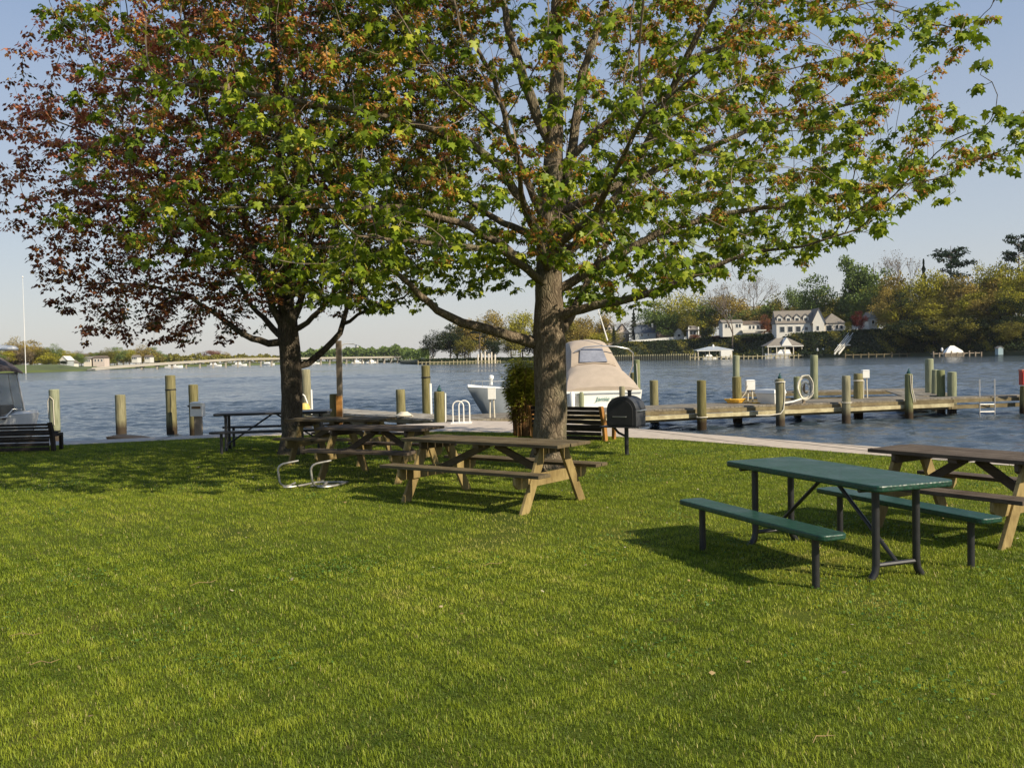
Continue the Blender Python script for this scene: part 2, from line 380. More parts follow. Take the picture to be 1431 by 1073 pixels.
# ------------------------------------------------------------------ grass blades
def grass():
    RNG = np.random.default_rng(21)
    Vs, Ls, Ss, Ts = [], [], [], []; off = 0
    for (y0, y1, dens, h0, h1, w0, w1, five) in ((3.2,5.8,10500,.011,.031,.0022,.0042,True),(5.8,8.6,6200,.012,.033,.003,.0052,True),(8.6,13,3500,.014,.037,.0045,.0075,False),(13,24.5,1700,.016,.038,.007,.012,False)):
        xl, xr = -.585*y1-5, .585*y1+5
        n = int(dens*(xr-xl)*(y1-y0)); x = RNG.uniform(xl,xr,n); y = RNG.uniform(y0,y1,n)
        k = inpoly(x,y,inner) & ((np.abs(x) < .585*y+1.2) | (RNG.random(n) < .5)) & (np.abs(x) < .585*y+5); x, y = x[k], y[k]
        def fld(s, p): return np.sin(x*s+p)*np.cos(y*s*1.13+p*1.7)+.6*np.sin(x*s*2.3+y*s*1.7+p)+.5*np.cos(y*s*3.1-x*s*2.2+p*.3)
        xw = x+.5*np.sin(y*1.7+.4)+.2*np.sin(y*5.1); yw = y+.5*np.sin(x*1.3)+.2*np.sin(x*4.3+1)
        def fl2(s, p): return np.sin(xw*s+p)*np.cos(yw*s*.83+p*1.7)+.6*np.sin(xw*s*2.3-yw*s*1.1+p)
        big = fl2(.7,1.0)*.5+fl2(2.3,4.0)*.4; small = fl2(8,2.2)
        clump = fld(14,.7)+fld(6.5,3.1)*.8
        dirt = np.zeros(len(x))
        for (cx, cy, r) in [(-3.4,16.2,.9),(-2.2,14.0,.9),(.0,11.4,.7),(.6,14.4,.7),(-4.2,17.4,.6),(2.6,8.0,.5),(3.3,8.3,.45),(2.2,7.6,.4),(-.28,8.9,.28),(.0,9.4,.2),(-.1,10.1,.3),(-2.9,9.7,.3),(1.0,9.2,.22),(2.5,6.6,.18),(-.9,7.0,.12),(-4.4,10.6,.5),(1.9,6.2,.15)]:
            dirt += np.exp(-((x-cx)**2+(y-cy)**2*.4)/r**2)*(1.5 if r < .35 else .8)
        keep = RNG.random(len(x)) > np.clip(dirt*.62*(.5+.5*(fl2(6,1.3) > -.2)),0,.93)
        x, y, big, small, clump, dirt = (a[keep] for a in (x,y,big,small,clump,dirt))
        n = len(x)
        h = RNG.uniform(h0,h1,n)*(1+.22*clump.clip(-1.5,1.8)); w = RNG.uniform(w0,w1,n)
        a = RNG.uniform(0,2*PI,n); lean = RNG.uniform(.15,1.0,n)
        dx, dy = np.cos(a)*lean*h, np.sin(a)*lean*h
        b = a+PI/2+RNG.uniform(-.5,.5,n); sx, sy = np.cos(b)*w/2, np.sin(b)*w/2
        z0 = np.full(n,-.004)
        tone = np.clip(.37+.19*big+.09*small+.10*clump+RNG.normal(0,.10,n)+dirt*.3, 0, .93)
        dry = RNG.random(n) < .035; tone[dry] = RNG.uniform(.9,1,dry.sum())
        if five:
            P = np.stack([np.stack([x-sx,y-sy,z0],1),np.stack([x+sx,y+sy,z0],1),np.stack([x+sx*.8+dx*.4,y+sy*.8+dy*.4,h*.6],1),np.stack([x-sx*.8+dx*.4,y-sy*.8+dy*.4,h*.6],1),np.stack([x+dx,y+dy,h*np.sqrt(1-.35*lean)],1)],1)
            fl = np.array([0,1,2,3,3,2,4]); ss = [4,3]; kk = 5
        else:
            P = np.stack([np.stack([x-sx,y-sy,z0],1),np.stack([x+sx,y+sy,z0],1),np.stack([x+dx,y+dy,h*np.sqrt(1-.35*lean)],1)],1)
            fl = np.array([0,1,2]); ss = [3]; kk = 3
        Vs.append(P.reshape(-1,3)); Ls.append((fl[None]+(np.arange(n)*kk)[:,None]+off).ravel()); Ss.append(np.tile(ss,n)); Ts.append(np.repeat(tone,kk)); off += n*kk
    o = np_mesh('grass', np.concatenate(Vs), np.concatenate(Ls), np.concatenate(Ss), M_grass, attr=np.concatenate(Ts))
    tag(o, 'short spring green grass of the lawn', 'grass', kind='stuff')
grass()
# ------------------------------------------------------------------ near trees
def densify(pts, rad, D):
    out, rr = [pts[0]], [rad[0]]
    for i in range(1, len(pts)):
        a, b = pts[i-1], pts[i]; m = max(1, int((b-a).length/D))
        for j in range(1, m+1):
            t = j/m; out.append(a.lerp(b, t)); rr.append(rad[i-1]*(1-t)+rad[i]*t)
    return out, rr
def grow_tree(limbs, attr, D=.22, kill=.42, infl=3.0, tip=.0045, expo=2.35, iters=160, wob=.1):
    """limbs: list of (points, radii, parent_limb) ; attr (n,3). returns nodes, parent, radius"""
    nodes, par, rmin = [], [], []
    ends = []
    for (pts, rad, pl) in limbs:
        p, r = densify(pts, rad, D)
        start = -1
        if pl is not None:
            q = np.array(nodes); lo, hi = ends[pl]
            start = lo+int(np.argmin(((q[lo:hi]-np.array(p[0]))**2).sum(1)))
        lo = len(nodes)
        for i, (v, rr) in enumerate(zip(p, r)):
            if pl is not None and i == 0: continue
            par.append(start if len(nodes) == lo else len(nodes)-1)
            j = Vector((RNG.normal(0,1), RNG.normal(0,1), RNG.normal(0,1)))*(.006 if pl is None else min(.02, rr*.12)) if i > 1 else Vector((0,0,0))
            nodes.append(tuple(v+j)); rmin.append(rr*(.8 if pl is not None else 1))
        ends.append((lo, len(nodes)))
    N = np.array(nodes); A = attr.copy()
    nd = np.full(len(A), 1e9); ni = np.zeros(len(A), int)
    def upd(new, base):
        for s in range(0, len(new), 64):
            d = ((A[:,None]-new[None,s:s+64])**2).sum(2); k = d.argmin(1); v = d[np.arange(len(A)),k]
            b = v < nd; nd[b] = v[b]; ni[b] = base+s+k[b]
    upd(N, 0)
    nch = {}
    for it in range(iters):
        if len(A) == 0: break
        act = nd < infl**2
        if not act.any(): break
        u, inv = np.unique(ni[act], return_inverse=True)
        full = np.array([nch.get(int(q), 0) >= 3 for q in u])
        if full.any():
            dead = np.zeros(len(A), bool); dead[np.where(act)[0][full[inv]]] = True
            A, nd, ni = A[~dead], nd[~dead], ni[~dead]; act = nd < infl**2
            if len(A) == 0 or not act.any(): break
            u, inv = np.unique(ni[act], return_inverse=True)
        for q in u: nch[int(q)] = nch.get(int(q), 0)+1
        dirs = (A[act]-N[ni[act]]); dirs /= np.linalg.norm(dirs, axis=1, keepdims=True)+1e-9
        acc = np.zeros((len(u),3)); np.add.at(acc, inv, dirs)
        acc /= np.linalg.norm(acc, axis=1, keepdims=True)+1e-9
        pd = np.array([N[i]-N[par[i]] if par[i] >= 0 else (0,0,1) for i in u]); pd /= np.linalg.norm(pd, axis=1, keepdims=True)+1e-9
        acc = acc+pd*.35+RNG.normal(0,wob,acc.shape); acc /= np.linalg.norm(acc, axis=1, keepdims=True)+1e-9
        new = N[u]+acc*D; base = len(N)
        N = np.vstack([N, new]); par += list(u); rmin += [0.0]*len(u)
        upd(new, base)
        keep = nd > kill**2; A, nd, ni = A[keep], nd[keep], ni[keep]
    n = len(N); par = np.array(par); acc = np.zeros(n); ch = [[] for _ in range(n)]
    for i in range(n):
        if par[i] >= 0: ch[par[i]].append(i)
    R = np.zeros(n)
    order = np.argsort(-depth_of(par))
    for i in order:
        if acc[i] == 0: acc[i] = tip**expo
        R[i] = max(acc[i]**(1/expo), rmin[i])
        if par[i] >= 0: acc[par[i]] += acc[i]
    nl = ends[-1][1]
    return N, par, R, ch, nl
def depth_of(par):
    d = np.zeros(len(par), int)
    for i in range(len(par)):
        if par[i] >= 0: d[i] = d[par[i]]+1
    return d
def wood_mesh(N, par, R, ch, thr, lo=True):
    """tubes for chains; chains whose start radius >= thr go to the trunk mesh, others to twigs"""
    big, small = MB(), MB(); stack = [i for i in range(len(N)) if par[i] < 0]; starts = [(s, None) for s in stack]
    while starts:
        s, p = starts.pop(); chain = []; rad = []
        if p is not None: chain.append(N[p]); rad.append(min(R[p], R[s]*1.15))
        i = s
        while True:
            chain.append(N[i]); rad.append(R[i]); cs = ch[i]
            if not cs: break
            c = max(cs, key=lambda q: R[q])
            for q in cs:
                if q != c: starts.append((q, i))
            i = c
        if len(chain) < 2: continue
        r0 = rad[1]; n = 18 if r0 > .12 else 10 if r0 > .05 else 6 if r0 > .015 else 3
        (big if r0 >= thr else small).tube(chain, [float(x) for x in rad], n, cap=r0 > .05)
    return big, small
MAPLE = [(.30,0,.0),(0,0,0),(-.12,.22,-.03),(.02,.52,-.10),(.24,.30,0),(.58,.56,-.10),(.60,.22,.02),(1.0,.0,-.12),(.60,-.22,.02),(.58,-.56,-.10),(.24,-.30,0),(.02,-.52,-.10),(-.12,-.22,-.03)]
MAPLE_F = [(0,i,i+1) for i in range(1,12)]+[(0,12,1)]
SMALL = [(0,0,0),(.45,.38,-.08),(.5,.0,.05),(1,0,-.06),(.45,-.38,-.08)]
SMALL_F = [(0,2,1),(1,2,3),(0,4,2),(4,3,2)]
TRI = [(0,0,0),(.6,.35,-.1),(1,0,.1),(.5,-.35,-.05)]
TRI_F = [(0,1,2,3)]
def leaves_at(name, P, dirs, per, size, spread, shape, faces, mat, parent, droop=.5, centre=None):
    n = len(P)*per; base = np.repeat(P, per, 0); dd = np.repeat(dirs, per, 0)
    az = RNG.normal(0,1,(n,3)); az[:,2] *= .6; az /= np.linalg.norm(az,axis=1,keepdims=True)
    xd = az*.75+dd*.25; xd[:,2] = -droop*RNG.uniform(.25,1.7,n)
    nr = az*np.array([1.0,1.0,.2])+np.stack([RNG.normal(0,.35,n),RNG.normal(0,.35,n),RNG.uniform(.2,1.0,n)],1)
    R = rotmats(xd, nr)
    pos = base+az*RNG.uniform(.15,1,(n,1))*spread*np.array([1,1,.75])
    sz = RNG.uniform(size[0],size[1],n)
    return scatter(name, shape, faces, R, pos, sz, mat, parent)
def in_sil(px, py, S): return inpoly(px, py, S)
def sample_crown(S, Yc, cx, Rx, Dm, n, dens, zc=None, zr=None):
    """random points of a crown volume whose side view (at distance Yc) is the outline S"""
    out = []; S_ = [(at(a,b,Yc).x, at(a,b,Yc).z) for a,b in S]
    X = [p[0] for p in S_]; Z = [p[1] for p in S_]
    while len(out) < n:
        m = 4000; x = RNG.uniform(min(X),max(X),m); z = RNG.uniform(min(Z),max(Z),m)
        k = inpoly(x, z, S_); x, z = x[k], z[k]
        t = np.clip(1-((x-cx)/Rx)**2, .02, 1)**.9
        if zc is not None: t *= np.clip(1-((z-zc)/zr)**2, .08, 1)**.5
        y = Yc+RNG.uniform(-1,1,len(x))*Dm*t
        pr = dens(x, y, z); q = RNG.random(len(x)) < pr
        out += list(np.stack([x,y,z],1)[q])
    return np.array(out[:n])
def P(px, py, Y): return at(px, py, Y)

# ---- the big maple in the middle
YT = 14.95
t1 = thing('maple_tree', 'large maple in the middle with pale lit bark and bright green leaves', 'tree', (G(768,650).x, YT, 0), 0, 'trees on the lawn')
O1 = Vector(t1.location)
def L(l, w0=0, w1=0, sd=None):   # limb from pixel list with distance easing w0..w1
    n = len(l); return [P(a, b, YT+w0+(w1-w0)*i/(n-1)) for i, (a, b) in enumerate(l)]
limbs = [
 ([O1+Vector((0,0,-.15)), O1+Vector((0,0,.12)), P(768,622,YT), P(770,560,YT), P(768,480,YT), P(767,420,YT), P(767,330,YT), P(771,260,YT), P(775,185,YT), P(779,80,YT+.1), P(777,0,YT), P(782,-130,YT), P(790,-300,YT)], [.46,.35,.275,.255,.262,.225,.19,.165,.14,.10,.08,.05,.015], None),
 (L([(755,482),(700,466),(645,450),(610,432),(588,412),(560,385),(525,360),(480,345),(420,345)],0,-1.6), [.13,.10,.09,.075,.065,.05,.035,.025,.012], 0),
 (L([(785,455),(798,435),(830,427),(880,418),(930,402),(985,378),(1050,352),(1120,345),(1200,320)],0,-1.2), [.12,.10,.085,.075,.065,.05,.035,.022,.01], 0),
 (L([(780,470),(800,440),(815,405),(838,360),(870,300),(900,230)],0,1.5), [.10,.09,.07,.055,.04,.02], 0),
 (L([(768,200),(750,160),(733,115),(715,60),(703,0),(685,-120),(670,-220)],0,.3), [.12,.105,.10,.085,.06,.035,.012], 0),
 (L([(772,330),(792,270),(803,180),(815,100),(845,10),(870,-80),(900,-200)],0,.8), [.13,.11,.095,.08,.065,.04,.015], 0),
 (L([(772,370),(830,320),(880,250),(920,170),(955,90),(990,20),(1030,-70),(1070,-140)],0,-2.0), [.11,.095,.085,.08,.065,.05,.03,.012], 0),
 (L([(765,320),(735,250),(712,195),(705,160),(690,110),(640,20),(600,-80)],0,-1.4), [.08,.07,.055,.05,.04,.03,.012], 0),
 (L([(762,340),(700,235),(650,195),(600,180),(520,160),(400,140),(280,120),(160,110)],0,-2.4), [.10,.085,.075,.065,.05,.038,.026,.01], 0),
 (L([(762,400),(700,340),(640,310),(560,290),(470,290),(380,290),(290,290)],0,-2.4), [.09,.075,.065,.055,.042,.028,.012], 0),
 (L([(772,410),(840,370),(920,325),(1010,300),(1100,285),(1200,268),(1310,250)],0,-.6), [.10,.085,.07,.055,.042,.026,.010], 0),
 (L([(775,300),(850,265),(950,225),(1040,185),(1130,160),(1230,135),(1300,120)],0,.9), [.09,.075,.065,.05,.036,.022,.010], 0),
 (L([(777,240),(860,160),(940,90),(1050,50),(1150,20),(1230,0)],0,-.8), [.08,.065,.05,.04,.025,.01], 0),
 (L([(768,380),(750,330),(730,280),(720,200)],0,-4.2), [.09,.07,.05,.02], 0),
 (L([(772,350),(830,300),(860,240),(900,160)],0,-4.0), [.09,.07,.045,.02], 0),
 (L([(768,400),(700,350),(600,340),(500,330)],0,-4.0), [.08,.06,.04,.015], 0),
 (L([(768,360),(790,330),(800,290),(790,240)],0,4.5), [.10,.08,.05,.02], 0),
 (L([(768,340),(700,310),(620,260),(560,180)],0,4.0), [.09,.07,.045,.02], 0),
 (L([(768,340),(850,300),(950,280),(1040,220)],0,4.0), [.09,.07,.045,.02], 0),
]
S1 = [(25,65),(60,85),(120,120),(175,205),(150,250),(92,318),(125,352),(240,345),(255,395),(300,405),(360,395),(430,425),(500,440),(570,425),(600,400),(650,405),(705,385),(745,380),(790,395),(812,440),(860,405),(900,435),(950,410),(1010,392),(1075,355),(1140,385),(1175,345),(1240,328),(1290,290),(1335,292),(1400,245),(1385,212),(1330,212),(1290,170),(1335,128),(1325,95),(1240,95),(1165,60),(1190,0),(1140,-70),(1050,-170),(1000,-280),(800,-340),(600,-310),(400,-240),(200,-140),(60,-10)]
S1 = [((715+(a-715)*(.93 if b > 150 else .90)) if a > 715 else a, b) for a, b in S1]
def dens1(x, y, z):
    px = 715.5+x/YT*F; d = np.clip((px-60)/520, .10, 1)
    d = np.where(px < 430, d*.6, d); d = np.where((px < 150) & (499-(z-1.77)/YT*F < 110), d*.5, d)
    py = 499-(z-1.77)/YT*F
    core = np.exp(-((px-735)/105)**2-((py-170)/170)**2); d *= 1-.9*core
    core = np.exp(-((px-860)/60)**2-((py-40)/90)**2); d *= 1-.5*core
    shell = (((x-.6)/7.2)**2+((y-YT)/6.0)**2+((z-6)/4.6)**2); d *= np.clip(.5+.6*shell, .45, 1)
    cl = np.sin(x*2.6+1)*np.sin(y*2.3+2)*np.sin(z*3.3+.5)+.7*np.sin(x*4.9)*np.sin(z*5.3+1)*np.sin(y*3.7); d *= np.clip(.55+1.5*cl, .02, 1)
    return d
A1 = sample_crown(S1, YT, .6, 8.4, 6.2, 12000, dens1, 6.2, 5.3)
N, par, R, ch, nl = grow_tree(limbs, A1, D=.17, kill=.27, infl=2.2, tip=.0036)
big, small = wood_mesh(N, par, R, ch, .035)
def loc_off(o, O): o.location = -Vector(O)
tr = big.build('trunk', M_bark, t1, smooth=True); loc_off(tr, O1)
tw = small.build('twigs', M_twig, t1, smooth=True); loc_off(tw, O1)
tipm = np.array([len(c) == 0 for c in ch]); tipm[:nl] &= True
ti = np.where(tipm)[0]; mid = np.where((~tipm) & (R < .010) & (RNG.random(len(N)) < .26))[0]
print('maple nodes', len(N), 'tips', len(ti), 'mid', len(mid))
def dirs_of(idx, N, par): 
    d = N[idx]-N[par[idx]]; return d/(np.linalg.norm(d,axis=1,keepdims=True)+1e-9)
pts = N[np.concatenate([ti, mid])]; dd = dirs_of(np.concatenate([ti, mid]), N, par)
pyv = 499-(pts[:,2]-1.77)/pts[:,1]*F; pxv = 715.5+pts[:,0]/pts[:,1]*F
# blossom share grows towards the outside and the top of the crown
pb = np.clip(.78-(pyv-60)/560, .12, .88)*np.clip(.6+.6*np.sin(pts[:,0]*1.3+pts[:,2]*2), .3, 1.15)
isb = RNG.random(len(pts)) < pb
lf = leaves_at('leaves', pts[~isb], dd[~isb], 13, (.055,.125), .15, MAPLE, MAPLE_F, M_leaf, t1, .95); loc_off(lf, O1)
lf2 = leaves_at('leaves', pts[isb], dd[isb], 8, (.05,.105), .14, MAPLE, MAPLE_F, M_leaf, t1, .9); loc_off(lf2, O1)
lf2['label'] = 'smaller young leaves among the blossom'
bb = leaves_at('blossom', pts[isb], dd[isb], 46, (.028,.060), .13, TRI, TRI_F, M_bloss, t1, .9); loc_off(bb, O1)
bb['label'] = 'orange hanging blossom clusters'

# ---- the reddish maple on the left
Y2 = 17.9
O2 = Vector((G(408,634).x, Y2, 0)); O2 = Vector((at(408,634,Y2).x, Y2, 0))
t2 = thing('maple_tree', 'dark trunked maple on the left with fine dark red and bronze leaves', 'tree', O2, 0, 'trees on the lawn')
def L2(l, w0=0, w1=0):
    n = len(l); return [P(a, b, Y2+w0+(w1-w0)*i/(n-1)) for i, (a, b) in enumerate(l)]
limbs2 = [
 ([O2+Vector((0,0,-.15)), O2+Vector((0,0,.1)), P(408,605,Y2), P(408,540,Y2), P(406,500,Y2), P(403,465,Y2), P(400,420,Y2), P(400,350,Y2), P(395,250,Y2), P(385,120,Y2), P(380,0,Y2), P(375,-140,Y2)], [.34,.25,.205,.20,.20,.20,.15,.12,.10,.075,.05,.012], None),
 (L2([(398,482),(375,480),(340,468),(300,438),(265,415),(215,400),(160,395),(110,400)],0,-.8), [.10,.085,.07,.055,.042,.03,.02,.01], 0),
 (L2([(397,475),(375,452),(352,428),(320,370),(270,310),(210,250),(150,210)],0,1.0), [.09,.07,.055,.045,.035,.022,.01], 0),
 (L2([(400,465),(382,430),(365,380),(340,300),(300,200),(270,90),(250,-20)],0,-1.2), [.11,.095,.08,.065,.05,.03,.012], 0),
 (L2([(404,460),(418,430),(425,400),(440,300),(470,180),(500,60),(520,-60)],0,.8), [.10,.085,.075,.06,.045,.03,.012], 0),
 (L2([(408,465),(430,450),(455,425),(480,390),(520,320),(560,250),(600,190)],0,-.8), [.08,.065,.055,.045,.035,.022,.01], 0),
 (L2([(411,518),(430,508),(455,488),(475,465),(485,430),(492,395),(510,340),(560,290)],0,.5), [.10,.085,.078,.07,.055,.04,.025,.01], 0),
 (L2([(478,458),(500,440),(530,428),(565,415),(600,380)],.3,-.4), [.05,.04,.032,.02,.01], 6),
 (L2([(403,450),(380,390),(330,340),(250,270),(160,200),(80,170)],0,-2.6), [.08,.065,.05,.035,.022,.01], 0),
 (L2([(404,420),(400,350),(410,260),(420,150)],0,-3.6), [.08,.06,.04,.015], 0),
 (L2([(404,420),(350,350),(300,300),(240,260)],0,3.4), [.08,.06,.04,.015], 0),
 (L2([(404,420),(450,350),(490,290),(540,240)],0,3.4), [.08,.06,.04,.015], 0),
]
S2 = [(5,185),(45,150),(110,110),(160,60),(165,0),(230,-120),(330,-230),(480,-220),(600,-100),(670,80),(670,200),(620,330),(560,405),(500,425),(455,440),(420,430),(380,445),(345,440),(295,465),(262,490),(200,485),(150,462),(128,492),(85,445),(60,420),(75,395),(38,380),(15,300),(8,245)]
S2 = [(408+(a-408)*(.87 if a < 408 else 1), b) for a, b in S2]
def dens2(x, y, z):
    px = 715.5+x/Y2*F; py = 499-(z-1.77)/Y2*F
    d = np.clip(1.05-(py-330)/260, .35, 1)*np.clip(.45+(px+20)/260, .45, 1)
    cl = np.sin(x*2.4+2)*np.sin(y*2.2+1)*np.sin(z*2.9+.5); return d*np.clip(.75+.7*cl, .12, 1)
A2 = sample_crown(S2, Y2, -4.3, 6.2, 4.3, 7800, dens2, 6.0, 5.0)
N, par, R, ch, nl = grow_tree(limbs2, A2, D=.16, kill=.24, infl=2.0, tip=.0028)
big, small = wood_mesh(N, par, R, ch, .03)
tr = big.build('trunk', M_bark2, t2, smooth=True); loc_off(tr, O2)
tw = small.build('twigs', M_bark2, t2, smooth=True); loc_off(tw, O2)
tipm = np.array([len(c) == 0 for c in ch]); ti = np.where(tipm)[0]; mid = np.where((~tipm) & (R < .01) & (RNG.random(len(N)) < .8))[0]
print('red maple nodes', len(N), 'tips', len(ti), 'mid', len(mid))
idx = np.concatenate([ti, mid]); pts = N[idx]; dd = dirs_of(idx, N, par)
pxv = 715.5+pts[:,0]/pts[:,1]*F; pyv = 499-(pts[:,2]-1.77)/pts[:,1]*F
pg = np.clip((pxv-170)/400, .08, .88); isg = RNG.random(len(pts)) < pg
hi = np.clip((300-pyv)/320+(300-pxv)/900, .04, .8); isl = (~isg) & (RNG.random(len(pts)) < hi); isr = (~isg) & ~isl  # higher and further left, more tips take the painted sunlit tone
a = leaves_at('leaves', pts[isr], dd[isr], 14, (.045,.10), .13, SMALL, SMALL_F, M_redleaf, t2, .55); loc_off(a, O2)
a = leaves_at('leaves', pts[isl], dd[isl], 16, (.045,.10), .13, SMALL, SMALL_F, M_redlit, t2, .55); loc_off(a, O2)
a['label'] = 'leaves painted a bright sunlit coral red high in the crown'
a = leaves_at('leaves', pts[isg], dd[isg], 9, (.05,.10), .15, SMALL, SMALL_F, M_olive, t2, .55); loc_off(a, O2)
a['label'] = 'olive green leaves'
k = RNG.random(len(pts)) < .35
a = leaves_at('blossom', pts[k], dd[k], 10, (.03,.055), .12, TRI, TRI_F, M_bloss, t2, .8); loc_off(a, O2)
# ------------------------------------------------------------------ wooden picnic tables
def wood_table(label, loc, rz, Lt=1.83, top=M_table, ex=.25, W=.74, legm=M_tableleg, seed=1):
    random.seed(seed)
    t = thing('wooden_picnic_table', label, 'picnic table', loc, rz, 'wooden picnic tables on the lawn')
    m = MB(); nb = 5; pw = W/nb
    for i in range(nb):
        e = random.uniform(-.012,.012); m.box((e, -W/2+pw*(i+.5), .745+random.uniform(-.003,.003)), (Lt, pw-.008, .038), random.uniform(-.002,.002))
    m.build('tabletop', top, t, bevel=.004)
    for sy in (-1, 1):
        m = MB()
        for k in (-1, 1): m.box((random.uniform(-.01,.01), sy*.63+k*.067, .445+random.uniform(-.003,.003)), (Lt, .128, .038), random.uniform(-.003,.003))
        m.build('seat', top, t, bevel=.004)
    for sx in (-1, 1):
        x = sx*(Lt/2-ex)
        for sy in (-1, 1):
            a, b = sy*.20, sy*.62; h = .078
            m = MB(); m.prism([(a-h,.724),(a+h,.724),(b+h,-.02),(b-h,-.02)], x-.020, x+.020, 'x')
            m.build('leg', legm, t, bevel=.004)
        m = MB(); m.prism([(-.76,.425),(.76,.425),(.76,.34),(.70,.285),(-.70,.285),(-.76,.34)], x-sx*.024-.019, x-sx*.024+.019, 'x')
        m.build('crossbeam', legm, t, bevel=.004)
        m = MB(); m.prism([(-.35,.725),(.35,.725),(.35,.66),(.31,.635),(-.31,.635),(-.35,.66)], x-sx*.024-.019, x-sx*.024+.019, 'x')
        m.build('cleat', top, t, bevel=.003)
        m = MB(); m.beam((x-sx*.05, 0, .36), (sx*.06, 0, .70), .085, .04, (0,1,0)) ; m.build('brace', top, t, bevel=.003)
    m = MB(); m.box((0,0,.706), (.09, W*.9, .038)); m.build('centre_cleat', top, t)
    return t
wood_table('wooden picnic table with sunlit yellow legs standing in front of the middle tree', (-.262,11.52,0), math.radians(-36), 2.4, ex=.30, seed=2)
wood_table('weathered grey wooden picnic table at the right edge behind the green metal table', (4.45,9.05,0), math.radians(-56), 1.78, M_tableold, seed=3)
p = at(397,587,16.35); rz = math.radians(-19)
wood_table('shaded wooden picnic table directly in front of the dark left trunk', (p.x+math.cos(rz)*.92+.37*math.sin(-rz), p.y+math.sin(rz)*.92+.37*math.cos(rz), 0), rz, 1.83, seed=4)
p = at(588,601,13.4); rz = math.radians(-24)
wood_table('dark shaded wooden picnic table between the left trunk and the sunlit table', (p.x-math.cos(rz)*.92+.37*math.sin(-rz), p.y-math.sin(rz)*.92+.37*math.cos(rz), 0), rz, 1.83, M_tableold, seed=5)

# ------------------------------------------------------------------ metal picnic tables
def rrect(lx, ly, r, n=6):
    P_ = []
    for (cx, cy, a0) in ((lx-r, ly-r, 0), (-lx+r, ly-r, 90), (-lx+r, -ly+r, 180), (lx-r, -ly+r, 270)):
        for i in range(n+1):
            a = math.radians(a0+90*i/n); P_.append((cx+r*math.cos(a), cy+r*math.sin(a)))
    return P_
def metal_table(label, loc, rz, Lt=1.98, W=.78, top=M_green, ao=0.0):
    t = thing('metal_picnic_table', label, 'picnic table', loc, rz, 'metal picnic tables on the lawn')
    def slab(z0, z1, lx, ly, cy, r):
        m = MB(); m.prism([(a, b+cy) for a, b in rrect(lx, ly, r)], z0, z1, 'z'); return m
    slab(.715,.765,Lt/2,W/2,0,.075).build('tabletop', top, t, bevel=.012)
    for sy in (-1, 1):
        slab(.395,.44,Lt/2,.127,sy*.77,.06).build('seat', top, t, bevel=.011)
    for sx in (-1, 1):
        x = sx*(Lt/2-.22)
        for sy in (-1, 1):
            m = MB(); y = sy*.20
            m.tube([(x,y,.715),(x,y,.12),(x+sx*.0,y+sy*.01,.06),(x,y+sy*.05,.0),(x,y+sy*.07,-.03)], .030, 12); m.build('leg', M_blackm, t, smooth=True)
            m = MB(); m.tube([(x,sy*.77,.395),(x,sy*.77,-.03)], .029, 12); m.build('seat_leg', M_blackm, t, smooth=True)
        m = MB(); m.tube([(x,-.20,.115),(x,.20,.115)], .019, 8); m.build('crossbar', M_blackm, t, smooth=True)
        m = MB(); m.tube([(x,-.36,.705),(x,.36,.705)], .018, 8); m.build('top_bar', M_blackm, t, smooth=True)
        m = MB(); m.tube([(x,0,.125),(sx*.05,0,.705)], .017, 8); m.build('brace', M_blackm, t, smooth=True)
    return t
metal_table('dark green metal picnic table with black legs standing alone in full sun on the right', (2.69,7.95,0), math.radians(-68.9))
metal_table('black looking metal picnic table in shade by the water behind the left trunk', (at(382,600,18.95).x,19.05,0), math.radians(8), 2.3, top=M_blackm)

# ------------------------------------------------------------------ park benches
def park_bench(label, loc, rz, Lb, back, zt, endm, slat=M_darkbench):
    """local +Y is the way the bench faces"""
    t = thing('park_bench', label, 'bench', loc, rz, 'wooden benches facing the water')
    m = MB(); n = 5
    for i in range(n):
        z = .30+(zt-.33)*i/(n-1)*.98; m.box((0,-.24-(z-.3)*.18, z), (Lb, .028, (zt-.30)/n-.012))
    m.build('backrest', slat, t, bevel=.003)
    m = MB()
    for i in range(5): m.box((0, -.17+i*.10, .385-.012*math.sin(i/4*PI)*2), (Lb, .085, .028))
    m.build('seat', slat, t, bevel=.003)
    m = MB()
    for z in (.06,.15,.235): m.box((0,-.20,z), (Lb-.1,.03,.07))
    m.build('rear_board', slat, t)
    for sx in (-1, 1):
        x = sx*(Lb/2-.03)
        m = MB(); m.prism([(-.20,0),(-.08,0),(-.14,.40),(-.24-(zt-.3)*.18+.05,zt+.01),(-.30-(zt-.3)*.18,zt+.01),(-.26,.36)], x-.032+sx*.045, x+.032+sx*.045, 'x')
        m.build('end_post', endm, t, bevel=.004)
        m = MB(); m.prism([(.20,0),(.29,0),(.30,.36),(.21,.36)], x-.03+sx*.045, x+.03+sx*.045, 'x'); m.prism([(-.155,.30),(.205,.30),(.205,.36),(-.155,.36)], x-.03+sx*.045, x+.03+sx*.045, 'x')
        m.build('leg', endm, t, bevel=.004)
    return t
park_bench('dark slatted bench with an orange brown end post right of the middle trunk', (at(795,600,19.4).x+.1, 19.9, 0), math.radians(-33), 1.7, 1, .72, M_orange)
park_bench('dark bench seen from behind at the far left edge before the moored boat', (at(12,600,19.6).x-.08, 19.55, 0), math.radians(4), 2.1, 1, .60, M_darkbench)

